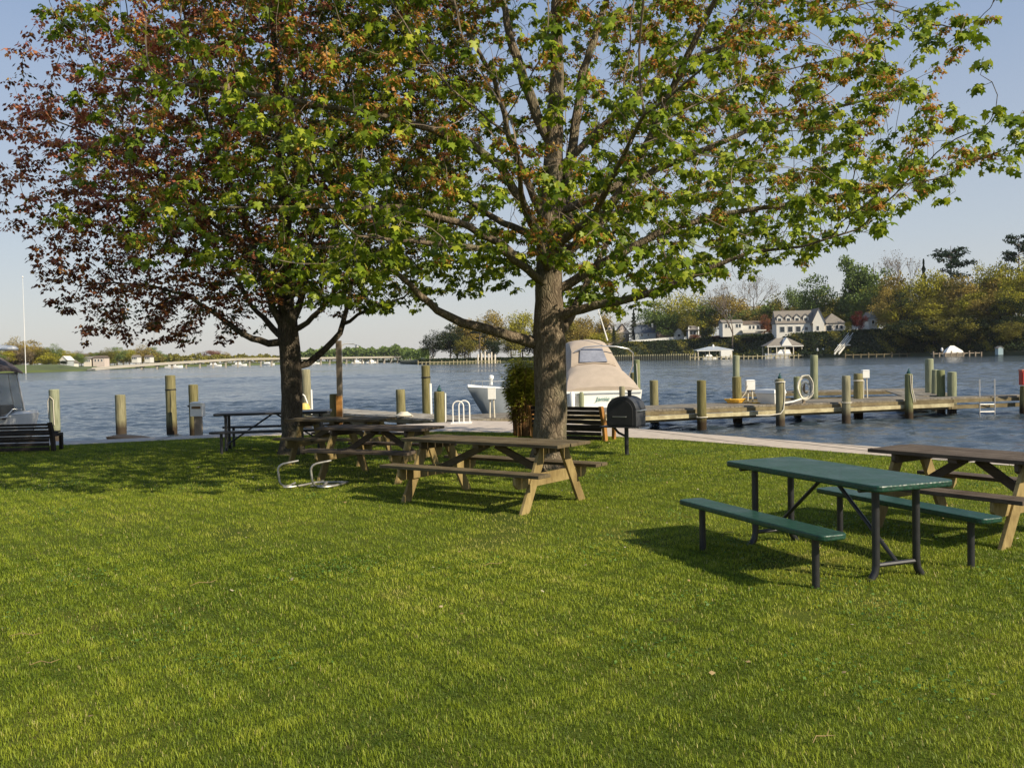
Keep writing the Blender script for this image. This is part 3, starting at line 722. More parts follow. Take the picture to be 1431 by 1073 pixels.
# ------------------------------------------------------------------ barbecue
def bbq():
    p = G(876,636); rz = math.radians(-28)
    t = thing('barbecue_grill', 'black pedestal barbecue grill with rounded hood standing on the lawn', 'barbecue', (p.x,p.y,0), rz)
    m = MB(); m.tube([(0,0,-.05),(0,0,.5)], .038, 12); m.build('post', M_blackm, t, smooth=True)
    m = MB(); m.tube([(0,0,.33),(-.14,-.03,.40),(-.22,-.05,.50)], .022, 8); m.build('bracket', M_blackm, t, smooth=True)
    m = MB(); m.box((-.04,0,.515),(.74,.52,.022)); m.build('shelf', M_grill, t, bevel=.003)
    w = .275; arch = [(-w,.53),(w,.53),(w,.82)]+[(w*math.cos(a), .82+.235*math.sin(a)) for a in np.linspace(0,PI,15)[1:-1]]+[(-w,.82)]
    m = MB(); m.prism(arch, -.24, .24, 'y'); m.build('firebox', M_grill, t, smooth=True, bevel=.006)
    sm = [(a*.80, .53+(b-.53)*.86+.02) for a, b in arch]
    m = MB(); m.prism(sm, -.262, -.243, 'y'); d = m.build('door', M_blackm, t, bevel=.004)
    m = MB(); m.tube([(-.14,-.264,.70),(-.14,-.30,.70),(.10,-.30,.70),(.10,-.264,.70)], .010, 8); m.build('handle', M_steel, d, smooth=True)
    m = MB(); m.tube([(w+.0,-.18,.80),(w+.035,-.18,.80),(w+.035,.18,.80),(w,.18,.80)], .009, 8); m.build('side_handle', M_steel, t, smooth=True)
    m = MB(); m.box((w-.01,0,.835),(.03,.485,.014)); m.build('hood_rim', M_grill, t)
    m = MB(); m.lathe([(.035,0),(.035,.09),(.05,.095),(.05,.11)], (.05,.05,1.045), 12); m.build('chimney', M_blackm, t, smooth=True)
bbq()

# ------------------------------------------------------------------ bent steel rack lying in the grass
def arc(p0, p1, p2, n=5):
    p0, p1, p2 = map(Vector, (p0,p1,p2)); return [p0*(1-t)**2+p1*2*t*(1-t)+p2*t*t for t in [i/n for i in range(n+1)]]
def rack():
    Z = 12.9
    o = G(430,683); t = thing('steel_tube_rack', 'low rack of bent silver steel tube lying on the grass left of the lit table', 'rack', (o.x,o.y,0))
    def q(px, py, Y): return at(px, py, Y)-Vector((o.x,o.y,0))
    y1, y2 = 13.15, 12.75
    def hook(xf, yb, d):
        # foot on the ground, upright, tube bending over to the rear right
        return [(xf+.13,yb+.40,.04)] + arc((xf+.12,yb+.15,.035),(xf+.02,yb,.02),(xf,yb,.12)) + arc((xf-.02,yb+.01,.28),(xf-.02,yb,.385),(xf+.10,yb+.03,.40)) + [(xf+.26,yb+.10,.425)]
    m = MB(); m.tube(hook(-.41,.02,0), .016, 10); m.build('tube_hook', M_rack, t, smooth=True)
    m = MB(); m.tube(hook(.08,-.04,0), .016, 10); m.build('tube_hook', M_rack, t, smooth=True)
    m = MB(); m.tube(arc((-.41+.05,.05,.03),(-.25,-.02,.02),(.0,.45,.03))+[(.1,.62,.03)], .018, 8)
    m.tube(arc((.14,.02,.03),(.28,-.08,.02),(.42,.20,.03))+[(.50,.42,.035),(.30,.50,.03),(-.02,.48,.03)], .018, 8); m.build('base_tube', M_rack, t, smooth=True)
    m = MB(); m.box((.20,.25,.02),(.42,.06,.012),.25); m.build('base_plate', M_rack, t); t.scale = (.96,.96,.90)
rack()

# ------------------------------------------------------------------ ornamental shrub behind the trunk
def shrub():
    O = Vector((at(733,600,21).x, 21.0, 0))
    t = thing('tall_shrub', 'feathery yellow green shrub with orange stems behind the middle trunk', 'shrub', O)
    n = 300; a = RNG.uniform(0,2*PI,n); r = np.sqrt(RNG.random(n))*.26; x, y = r*np.cos(a), r*np.sin(a)*.8
    hh = RNG.uniform(1.2,2.15,n)*(1-.2*r/.3); ln = RNG.uniform(.03,.24,n)*(.4+.6*r/.3); da = a+RNG.normal(0,.5,n)
    m = MB(); TP = []; TD = []
    for i in range(n):
        pts = [(x[i]+math.cos(da[i])*ln[i]*s**2*1.2, y[i]+math.sin(da[i])*ln[i]*s**2, hh[i]*(s-.10*s**3)) for s in (0,.35,.7,1)]
        m.tube(pts, [.007,.006,.004,.002], 3, cap=False)
        for s in np.linspace(.3 if RNG.random()<.3 else .62,1,9):
            q = Vector(pts[0]).lerp(Vector(pts[3]), s); k = min(2, int(s*3)); f = s*3-k; q = Vector(pts[k]).lerp(Vector(pts[k+1]), f)
            TP.append(q); TD.append((math.cos(da[i]), math.sin(da[i]), .6))
    m.build('stems', M_stem, t)
    TP, TD = np.array(TP), np.array(TD)
    leaves_at('leaves', TP, TD, 6, (.06,.14), .06, [(0,0,0),(.5,.09,0),(1,0,-.1),(.5,-.09,0)], TRI_F, M_shrub, t, .15)
    k = RNG.random(len(TP)) < .35
    o = leaves_at('leaves', TP[k]*np.array([.8,.8,.5]), TD[k], 4, (.05,.11), .06, [(0,0,0),(.5,.09,0),(1,0,-.1),(.5,-.09,0)], TRI_F, M_stem, t, .3)
    o['label'] = 'dry orange brown leaves low in the shrub'
shrub()

# ------------------------------------------------------------------ small litter on the lawn
for i, (px, py, ln, a, lb) in enumerate([(285,822,.20,.4,'curved dry twig lying on the lawn left of centre'),(36,896,.22,-.1,'straight dry twig lying near the left edge of the lawn'),(62,936,.16,.1,'short dark twig on the lawn near the lower left corner'),(1150,1043,.14,.6,'pale twig in the grass at the bottom right'),(1018,750,.12,.2,'twig in the grass left of the green table'),(690,795,.18,.3,'dry twig on the bare brown patch of the lawn')]):
    p = G(px, py); m = MB()
    m.tube([(-ln/2,0,.035),(-ln/6,.018,.05),(ln/5,.0,.042),(ln/2,.02,.055)], [.002,.003,.003,.0015], 5)
    m.tube([(ln/6,0,.045),(ln/3,-.03,.05)], [.003,.0015], 4)
    tag(m.build('twig', M_tableleg, loc=(p.x,p.y,0), rz=a), lb, 'twig', 'twigs lying on the lawn')
n = 260; x = RNG.uniform(-8,8,n); y = RNG.uniform(4.4,20,n); k = inpoly(x,y,inner); x, y = x[k], y[k]; n = len(x)
xd = RNG.normal(0,1,(n,3)); xd[:,2] *= .2
o = scatter('fallen_leaves', SMALL, SMALL_F, rotmats(xd, np.tile([0.,0,1],(n,1))+RNG.normal(0,.3,(n,3))), np.stack([x,y,RNG.uniform(.03,.055,n)],1), RNG.uniform(.02,.045,n), leafmat('dry_litter_leaf', [(0,(.25,.15,.05)),(.6,(.42,.30,.14)),(1,(.66,.58,.44))], .2))
tag(o, 'dry leaf bits scattered in the grass', 'leaf litter', kind='stuff')

# broad leaved weeds in patches
n = 9000; cx = RNG.uniform(-7,7,70); cy = RNG.uniform(4.3,17,70); i = RNG.integers(0,70,n); x = cx[i]+RNG.normal(0,.22,n); y = cy[i]+RNG.normal(0,.22,n); k = inpoly(x,y,inner); x, y = x[k], y[k]; n = len(x)
xd = RNG.normal(0,1,(n,3)); xd[:,2] *= .25
o = scatter('clover', [(0,0,0),(.55,.42,.03),(1,.1,0),(.6,-.40,-.02)], [(0,1,2,3)], rotmats(xd, np.tile([0.,0,1],(n,1))+RNG.normal(0,.35,(n,3))), np.stack([x,y,RNG.uniform(.014,.036,n)],1), RNG.uniform(.012,.030,n), leafmat('clover_leaf', [(0,(.05,.12,.02)),(.6,(.09,.18,.03)),(1,(.16,.26,.05))], .3))
tag(o, 'patches of clover and small broad leaved weeds in the grass', 'clover', kind='stuff')
# ------------------------------------------------------------------ docks
def W2(px, Y): return ((px-715.5)/F*Y, Y)
def dock(name, label, front, back, z=0.0, joists=True, rub=True, fasc=True):
    """front/back: polylines of (x,y) with equal counts"""
    t = thing(name, label, 'dock', (front[0][0], front[0][1], z), 0, 'wooden docks over the water'); ox, oy = front[0]
    m = MB(); fm = MB(); rm = MB(); sm = MB()
    for i in range(len(front)-1):
        a, b = Vector((*front[i],0)), Vector((*front[i+1],0)); c, d = Vector((*back[i],0)), Vector((*back[i+1],0))
        o = Vector((ox,oy,0)); a, b, c, d = a-o, b-o, c-o, d-o
        n = max(2, int((b-a).length/.15))
        for k in range(n):
            g = .04; s0, s1 = (k+g)/n, (k+1-g)/n; dz = random.uniform(-.004,.004)
            q = [a.lerp(b,s0), a.lerp(b,s1), c.lerp(d,s1), c.lerp(d,s0)]
            m.hexa([(v.x,v.y,-.045+dz) for v in q]+[(v.x,v.y,dz) for v in q])
        nrm = (b-a).normalized().cross(Vector((0,0,1)))
        for off, ra, rb in ((.035,a,b),):
            fm.beam(ra+nrm*.03+Vector((0,0,-.115)), rb+nrm*.03+Vector((0,0,-.115)), .05, .13)
            rm.beam(ra+nrm*.10+Vector((0,0,-.262)), rb+nrm*.10+Vector((0,0,-.25)), .05, .13)
            sm.beam(ra-nrm*.12+Vector((0,0,-.34)), rb-nrm*.12+Vector((0,0,-.34)), .16, .14)
    m.build('deck_boards', M_deck, t)
    if fasc: fm.build('fascia', M_fascia, t)
    if rub: rm.build('rub_rail', M_rub, t)
    sm.build('stringer', M_fascia, t)
    return t
fr = [(640,26.6),(850,29.4),(975,30.75),(1182,32.6),(1270,33.4),(1330,33.9)]
front = [W2(*q) for q in fr]
def offs(P_, w):
    out = []
    for i, p_ in enumerate(P_):
        a = P_[max(0,i-1)]; b = P_[min(len(P_)-1,i+1)]; d = Vector((b[0]-a[0], b[1]-a[1])).normalized()
        out.append((p_[0]-d.y*w, p_[1]+d.x*w))
    return out
dock('long_dock', 'long weathered timber dock crossing behind the grill on thick pilings', front, offs(front, 2.3))
f2 = [W2(1331,33.9), W2(1431,34.6), W2(1560,35.6)]
dock('dock_extension', 'narrow thin dock walkway carrying the silver ladder at the right edge', f2, offs(f2, .9), rub=False)
f3 = [W2(1290,36.4), W2(1330,36.6)]
dock('dock_crosswalk', 'short dock crosswalk between the row of four green posts on the right', [W2(1262,35.9),W2(1334,35.9)], [W2(1238,41.3),W2(1308,41.3)], rub=False)
f4 = [W2(1033,41.6), W2(1180,41.6), W2(1310,41.6)]
dock('rear_dock', 'rear dock with white edge running parallel behind the long dock', f4, offs(f4, 1.5), rub=False)
f5 = [W2(428,33.6), W2(520,30.0), W2(600,27.6), W2(640,26.9)]
_d = M_deck; M_deck = wood('bleached_deck_wood', (.26,.24,.20), (.44,.41,.35))
dock('finger_dock', 'grey finger dock with dark side behind the left picnic tables', f5, offs(f5, 1.5), rub=False)
M_deck = _d

# ------------------------------------------------------------------ pilings
def piling(px, ytop, Y, wpx, label, mat=M_pile, parts=None, rot=0, group='wooden dock pilings', lean=(0,0)):
    top = at(px, ytop, Y); r = wpx/2/F*Y; base = -1.6
    t = thing('piling', label, 'piling', (top.x, Y, 0), rot, group)
    t.location = (top.x, Y, -.7); random.seed(int(px*13)); t.rotation_euler = (random.uniform(-.012,.012), random.uniform(-.012,.012), rot)
    m = MB(); H_ = top.z+.7; prof = []
    random.seed(int(px*7)); rr = []
    k = 12
    for i in range(k+1):
        z = -.9+(H_+.9)*i/k; prof.append((r*(1.06-.08*i/k)*(1+random.uniform(-.02,.02)), z))
    prof += [(r*.86, H_+random.uniform(.005,.03)), (r*.35, H_+.02)]
    m.lathe(prof, (0,0,0), 16, .01); m.build('pole', mat, t, smooth=True)
    return t, r, H_
def coil(m, r0, r1, z0, z1, turns, tr, n=14, jit=.01, c=(0,0)):
    P_ = []
    for i in range(int(turns*n)+1):
        a = 2*PI*i/n; s = i/(turns*n); rr = r0+(r1-r0)*s+random.uniform(-jit,jit)
        P_.append((c[0]+rr*math.cos(a), c[1]+rr*math.sin(a), z0+(z1-z0)*s+random.uniform(-jit,jit)*.4))
    m.tube(P_, tr, 6); return m
def dk(Y): return Y
PL = {}
def PG(key, *a, **k):
    PL[key] = piling(*a, **k); return PL[key]
PG('A',75,545,29.5,14,'yellow green piling with a hanging rope right of the left bench',M_pileg)
PG('B',168,552,33.3,14,'short plain grey piling alone in the water left of the tall banded one')
PG('C',238,525,32.6,14,'tall banded piling with dark lower half standing in open water at left')
PG('D',270,538,31.5,13,'piling partly hidden behind the white meter box on the left')
PG('E',428,517,35.2,13,'piling just right of the dark left trunk with white pipe beside it')
PG('F',467,552,23.6,12,'yellow lit piling beside the tall square post on the seawall')
PG('G',560,545,29.6,13,'olive piling on the finger dock with white rope coiled at its foot')
PG('H',595,511,32.5,12,'tallest piling of the finger dock with a white sleeve on its right side')
PG('I',613,548,27.2,15,'thick short piling nearest the white hoop ladder')
PG('J',890,503,52,9,'distant leaning mooring piling just right of the tan canvas boat',M_pileg)
PG('J2',884,521,54,7,'darker short mooring piling touching the distant leaning one')
PG('J3',869,541,31.9,8,'thin piling top rising just above the grill hood')
PG('K',914,532,33.0,12,'rear dock piling first to the right of the grill')
PG('L',980,532,30.35,13,'front dock piling with rusty tide mark, first right of the grill')
PG('M',1030,527,33.0,13,'rear dock piling with the yellow hose coiled round its foot')
PG('M2',1028,497,46,9.5,'tall far piling rising behind the yellow hose piling',M_pileg)
PG('N',1090,530,30.75,12,'front dock piling with white rope hanging down its side')
PG('O',1114,527,34.3,10,'rear dock piling behind the big round hose coil',M_pileg)
PG('P',1137,497,41.2,10.5,'tall lone piling right of the round hose coil',M_pileg)
PG('Q',1182,526,32.2,11.5,'front dock piling left of the white capped lamp box')
PG('R',1199,523,34.6,12.5,'rear dock piling right beside the white capped lamp box')
PG('S',1270,523,33.1,10.5,'front dock piling with two white rope lines running down it',M_pileg)
PG('T',1299,502,38.5,11.5,'tallest of the four green posts on the right crosswalk',M_pileg)
PG('U',1306,517,37.3,9,'slim post close to the right of the tallest crosswalk post',M_pileg)
PG('V',1315,518,35.9,11,'third post along the crosswalk, just left of the outermost one',M_pileg)
PG('W',1330,520,35.6,12,'outermost right post of the crosswalk, set slightly apart',M_pileg)
PG('X',1430,540,34.3,10,'piling at the right frame edge under the red box')
# bands, sleeves, ropes
def on(key, name, mat, fn, label=None):
    t, r, H_ = PL[key]; m = MB(); fn(m, r, H_); o = m.build(name, mat, t, smooth=True)
    if label: o['label'] = label
    return o
for key, zz, rad in (('C',-.50,.012),('D',-.72,.03),('H',-.42,.012),('R',-.25,.016)):
    on(key, 'band', M_black if key != 'R' else M_rope, lambda m, r, H_: (coil(m, r+rad*.7, r+rad*.7, H_+zz, H_+zz+.03, 2, rad)))
on('C','rope_line',M_black,lambda m,r,H_: m.tube([(r*.3,-r*1.03,H_-.5),(r*.35,-r*1.08,H_-.9),(r*.2,-r*1.06,H_-1.4)],.008,6))
on('A','rope_line',M_rope,lambda m,r,H_: m.tube([(-r*1.05,-.05,H_-.9),(-r*1.0,-.1,H_-.35),(-r*.4,-r*1.02,H_-.2),(r*.3,-r*1.05,H_-.3),(r*.4,-r*1.06,H_-1.1)],.013,6))
on('H','white_sleeve',M_whitep,lambda m,r,H_: m.tube([(r*1.0,-.05,.0),(r*1.0,-.05,H_-.62)],.05,10))
on('I','white_pipe',M_whitep,lambda m,r,H_: m.tube([(r*1.12,-.03,.3),(r*1.12,-.03,H_-.03)],.028,10))
on('E','white_pipe',M_whitep,lambda m,r,H_: m.tube([(r*1.1,-.05,.5),(r*1.1,-.05,H_-.75)],.04,10))
on('N','rope_line',M_rope,lambda m,r,H_: (coil(m,r+.02,r+.02,H_-.12,H_-.06,1.5,.02), m.tube([(r*.9,-r*.7,H_-.08),(r*.85,-r*.9,H_-.6),(r*.5,-r*1.1,H_-.98),(-r*.3,-r*1.3,H_-1.12),(-r*3,-r*1.6,H_-1.17),(-r*6,-r*1.4,H_-1.16)],.020,6)))
on('S','rope_line',M_rope,lambda m,r,H_: (m.tube([(0,-r*1.05,H_-.02),(r*.2,-r*1.08,H_-.6),(r*.9,-r*1.0,H_-.98)],.014,6), m.tube([(r*.45,-r,H_-.02),(r*.5,-r*1.08,H_-.5),(r*1.4,-r*.9,H_-.98)],.014,6)))
for key in ('I','N','S'):
    on(key,'rope_top',M_teal,lambda m,r,H_: (coil(m,.05,.03,H_+.03,H_+.12,3,.022,8,.008), m.tube([(-.02,0,H_+.05),(.0,0,H_+.17),(.03,.01,H_+.20)],.02,6)), 'dark teal rope knotted on top')
on('J','rope_line',M_rope,lambda m,r,H_: m.tube([(-r*.2,-r*1.1,H_-.2),(0,-r*1.1,H_-1.6)],.02,5))
on('L','rope_ring',M_rope,lambda m,r,H_: coil(m,r+.015,r+.03,H_-1.20,H_-1.16,1.6,.016))
on('Q','rope_ring',M_rope,lambda m,r,H_: coil(m,r+.015,r+.02,H_-.92,H_-.88,1.6,.014))
def boxthing(name, label, cat, px, Y, group=None, z=0.0, rz=0):
    return thing(name, label, cat, (at(px,500,Y).x, Y, z), rz, group)
# rope and hose coils lying on the deck
p = at(565,575,29.0); m = MB(); coil(m,.26,.10,.03,.14,5,.022); tag(m.build('rope_coil', M_rope, loc=(p.x,28.9,.0), smooth=True),'white rope coiled on the finger dock at the foot of the olive piling','rope')
p = at(1030,560,32.6); m = MB(); coil(m,.26,.36,.03,.16,5,.02,jit=.02)
m.tube([(.3,-.1,.03),(.7,-.25,.03),(1.2,-.1,.03),(1.5,-.2,.03),(.9,-.45,.03),(.5,-.5,.02)],.018,6)
tag(m.build('yellow_hose', M_yrope, loc=(p.x+.02,33.0,0), smooth=True),'bright yellow hose coiled round a piling foot on the long dock','hose')
# power pedestals
def pedestal(label, px, ytop, ybot_box, wpx, Y, z0=0.0, legs=True, zbase=None, stripe=False, name='power_pedestal'):
    tp, bt = at(px,ytop,Y), at(px,ybot_box,Y); w = wpx/F*Y
    t = thing(name, label, 'utility box', (tp.x, Y, z0), 0, 'white utility boxes on the docks'); h = tp.z-bt.z; zc = (tp.z+bt.z)/2-z0
    m = MB(); m.box((0,0,zc),(w,w*.8,h*.86)); m.loft([[(-w*.56,-w*.46,zc+h*.43),(w*.56,-w*.46,zc+h*.43),(w*.56,w*.46,zc+h*.43),(-w*.56,w*.46,zc+h*.43)],[(-w*.42,-w*.36,zc+h*.52),(w*.42,-w*.36,zc+h*.52),(w*.42,w*.36,zc+h*.52),(-w*.42,w*.36,zc+h*.52)]])
    b = m.build('housing', M_whitep, t, bevel=.008)
    if stripe:
        m = MB(); m.box((0,-w*.41,zc+h*.16),(w*.72,.012,h*.16)); m.build('label_plate', M_brown, b)
    m = MB()
    if legs:
        for s in (-1,1): m.tube([(s*w*.22,0,zc-h*.42),(s*w*.3,0,0)], w*.09, 8)
    else: m.box((0,.02,(zc-h*.42)/2-.05),(w*.55,w*.5,zc-h*.42+.1))
    m.build('stand', M_rope if legs else M_post, t, smooth=legs)
    return t
pedestal('white meter box with brown label on a dark post at the left lawn edge', 276, 562, 583, 17, 23.0, 0, legs=False, stripe=True)
pedestal('white power pedestal with yellow cable beside the yellow hose piling', 1048, 531, 546, 12, 33.2)
pedestal('white power pedestal in front of the grey boat bow', 687, 541, 559, 11, 27.6)
pedestal('white capped lamp box on thin pipe right of two dock pilings', 1209, 517, 529, 9.5, 35.0)
m = MB(); m.tube([(-.10,-.1,.62),(-.2,-.12,.35),(-.38,-.12,.12),(-.5,-.1,.05)],.018,6); o = m.build('power_cable', M_rope, loc=(at(1048,540,33.1).x,33.1,0), smooth=True); tag(o,'pale cable drooping from the power pedestal to the yellow hose','cable')
# hose on its reel ring
def reel():
    Y = 32.2; c = at(1123,541,Y)
    t = thing('hose_reel', 'big round coil of grey white hose hung on a short post on the dock', 'hose reel', (c.x,Y,0))
    m = MB(); rx, rz_ = .27, .42
    P_ = []
    for i in range(16*9):
        a = 2*PI*i/16; k = .80+.22*(i/(16*9))+random.uniform(-.05,.05); P_.append((rx*k*math.cos(a), -.12-.10*(i/(144))+random.uniform(-.02,.02), c.z+rz_*k*math.sin(a)))
    m.tube(P_, .022, 6); m.build('hose_loops', M_rope, t, smooth=True)
    P_ = []
    for i in range(16*5):
        a = 2*PI*i/16; k = .45+.2*(i/80)+random.uniform(-.05,.05); P_.append((rx*k*math.cos(a)+.02, -.16, c.z-.06+rz_*k*math.sin(a)))
    m = MB(); m.tube(P_, .018, 6); m.build('inner_loops', M_greyhull, t, smooth=True)
    m = MB(); m.box((0,0,c.z/2+.1),(.09,.09,c.z+.2)); m.build('post', M_post, t)
    m = MB(); m.tube([(-.15,-.2,.16),(-.5,-.4,.08),(-.95,-.5,.03)],.03,6); m.build('hose_tail', M_whitep, t, smooth=True)
reel()
# dock box
def dockbox():
    Y = 32.4; x0 = at(1066,550,Y).x; x1 = at(1088,550,Y).x; zt = at(1078,544,Y).z
    t = thing('dock_box', 'white fibreglass dock box with shaded left face on the long dock', 'dock box', ((x0+x1)/2,Y,0), math.radians(34))
    w, d, h = .62,.85,zt
    m = MB(); m.loft([[(-w*.34,-d*.42,0),(w*.34,-d*.42,0),(w*.34,d*.42,0),(-w*.34,d*.42,0)],[(-w*.5,-d*.5,h*.72),(w*.5,-d*.5,h*.72),(w*.5,d*.5,h*.72),(-w*.5,d*.5,h*.72)]]); m.build('bin', M_gel, t, bevel=.01)
    m = MB(); m.loft([[(-w*.53,-d*.53,h*.73),(w*.53,-d*.53,h*.73),(w*.53,d*.53,h*.73),(-w*.53,d*.53,h*.73)],[(-w*.46,-d*.48,h),(w*.46,-d*.48,h*.98),(w*.46,d*.48,h),(-w*.46,d*.48,h)]]); m.build('lid', M_gel, t, bevel=.012)
dockbox()
# tall square post with lamp arm
def lamp():
    Y = 23.4; b = at(475,600,Y)
    t = thing('lamp_post', 'tall square brown post with thin curved white lamp arm', 'lamp post', (b.x,Y,0)); zt = at(477,476,Y).z
    m = MB(); m.box((.02,0,zt/2),(.13,.13,zt)); m.build('post', M_post, t, bevel=.006)
    zb = at(474,553,Y).z
    m = MB(); m.box((.01,-.075,zb/2),(.145,.03,zb)); o = m.build('lower_board', M_orange, t, bevel=.004)
    m = MB(); m.tube([(.10,-.02,zt-.78),(.10,-.02,zt-.20)]+arc((.10,-.02,zt-.16),(.12,-.02,zt-.08),(.22,-.02,zt-.08))+[(.40,-.02,zt-.09),(.48,-.02,zt-.12)],.011,8); m.build('lamp_arm', M_whitep, t, smooth=True)
    m = MB(); m.lathe([(.02,0),(.045,-.02),(.05,-.06),(.03,-.07)][::-1], (.48,-.02,zt-.12), 10); m.build('lamp_head', M_whitep, t, smooth=True)
lamp()
# white board and yellow float behind the left trunk
t = thing('life_ring_stand', 'white pipe stand with yellow float bucket just right of the dark left trunk', 'stand', (at(424,575,31.5).x,31.5,0))
m = MB(); m.tube([(-.12,0,-.02),(-.12,0,.75)],.03,8); m.tube([(.28,0,-.02),(.05,0,.62),(-.12,0,.72)],.025,8); m.build('frame', M_whitep, t, smooth=True)
m = MB(); m.lathe([(.10,0),(.17,.05),(.18,.25),(.12,.36),(.04,.38)], (.08,-.15,.0), 14); m.build('float_bucket', simple('yellow_plastic',(.70,.50,.12),.5,0,.1,5,0), t, smooth=True)
# ladders
def hoop_ladder():
    Y = 25.4; x0 = at(632,575,Y).x; x1 = at(657,575,Y).x; z = at(645,560,Y).z
    t = thing('hoop_ladder', 'white double hoop boarding ladder at the seawall corner', 'ladder', ((x0+x1)/2,Y,0)); w = (x1-x0)/2
    for s, nm in ((-.5,'hoop'),(.5,'hoop')):
        cx = s*w*.62; r = w*.60
        m = MB(); P_ = [(cx-r,s*.25,-.6),(cx-r,s*.25,z-r)]+[(cx-r*math.cos(a), s*.25, z-r+r*math.sin(a)) for a in np.linspace(0,PI,11)[1:-1]]+[(cx+r,s*.25,z-r),(cx+r,s*.25,-.02)]
        m.tube(P_,.018,8); m.build(nm, M_whitep, t, smooth=True)
    m = MB(); m.box((0,0,.02),(w*2.3,.7,.02)); m.build('base_plate', M_whitep, t)
hoop_ladder()
Y = 34.2; xa, xb = at(1369,560,Y).x, at(1390,560,Y).x
t = thing('silver_ladder', 'silver aluminium swim ladder hanging off the right dock walkway', 'ladder', ((xa+xb)/2,Y,0)); w = (xb-xa)/2; zt = at(1380,530,Y).z
m = MB()
for s in (-1,1): m.tube([(s*w,0,zt),(s*w,0,-1.1)],.022,8)
m.build('rails', M_alu, t, smooth=True)
for z in (-.28,-.55,-.85):
    m = MB(); m.tube([(-w,0,z),(w,0,z)],.018,8); m.build('rung', M_alu, t, smooth=True)
# red box
Y = 34.0; c = at(1432,528,Y); t = thing('red_cabinet', 'red cabinet box cut by the right frame edge above a piling', 'cabinet', (c.x,Y,c.z))
m = MB(); m.box((0,0,0),(.32,.22,.52)); m.build('case', M_red, t, bevel=.01); m = MB(); m.box((0,-.118,0),(.26,.014,.44)); m.build('door', M_red, t); m = MB(); m.box((0,.0,.285),(.34,.25,.04)); m.build('lid', simple('faded_red',(.5,.16,.1),.6), t)
# low dark float
c = at(176,608,31.5); m = MB(); m.loft([[(-.45,-.5,0),(.45,-.5,0),(.45,.5,0),(-.45,.5,0)],[(-.5,-.55,.13),(.75,-.3,.05),(.75,.3,.05),(-.5,.55,.13)]]); tag(m.build('mooring_float', M_darkbench, loc=(c.x,31.6,-.74), bevel=.01),'low dark wooden float beside the short grey piling','float')

# ------------------------------------------------------------------ boats
def hull_rings(Lh, B, zs, zb, n=14, rake=.35):
    """rings from stern (y=0) to bow (y=Lh); sheer rises to the bow"""
    R_ = []
    for i in range(n+1):
        s = i/n; w = B/2*(1-max(0,(s-.42)/.58)**2.2*.985); sh = zs+(zb-zs)*s**1.8; keel = -.45+.55*max(0,(s-.7)/.3)**2
        ch = sh*.25-.12+max(0,(s-.6)/.4)**2*.30; y = Lh*s
        q = rake*max(0,(s-.5)/.5)**2
        R_.append([(-w,y,sh),(-w*.97,y-q*.25,sh*.75),(-w*(.88-.25*s),y-q*.8,ch),(0,y-q,keel),(w*(.88-.25*s),y-q*.8,ch),(w*.97,y-q*.25,sh*.75),(w,y,sh)])
    return R_
def sloped_loft(R_, name, mat, parent):
    m = MB(); m.loft(R_); return m.build(name, mat, parent, smooth=True)
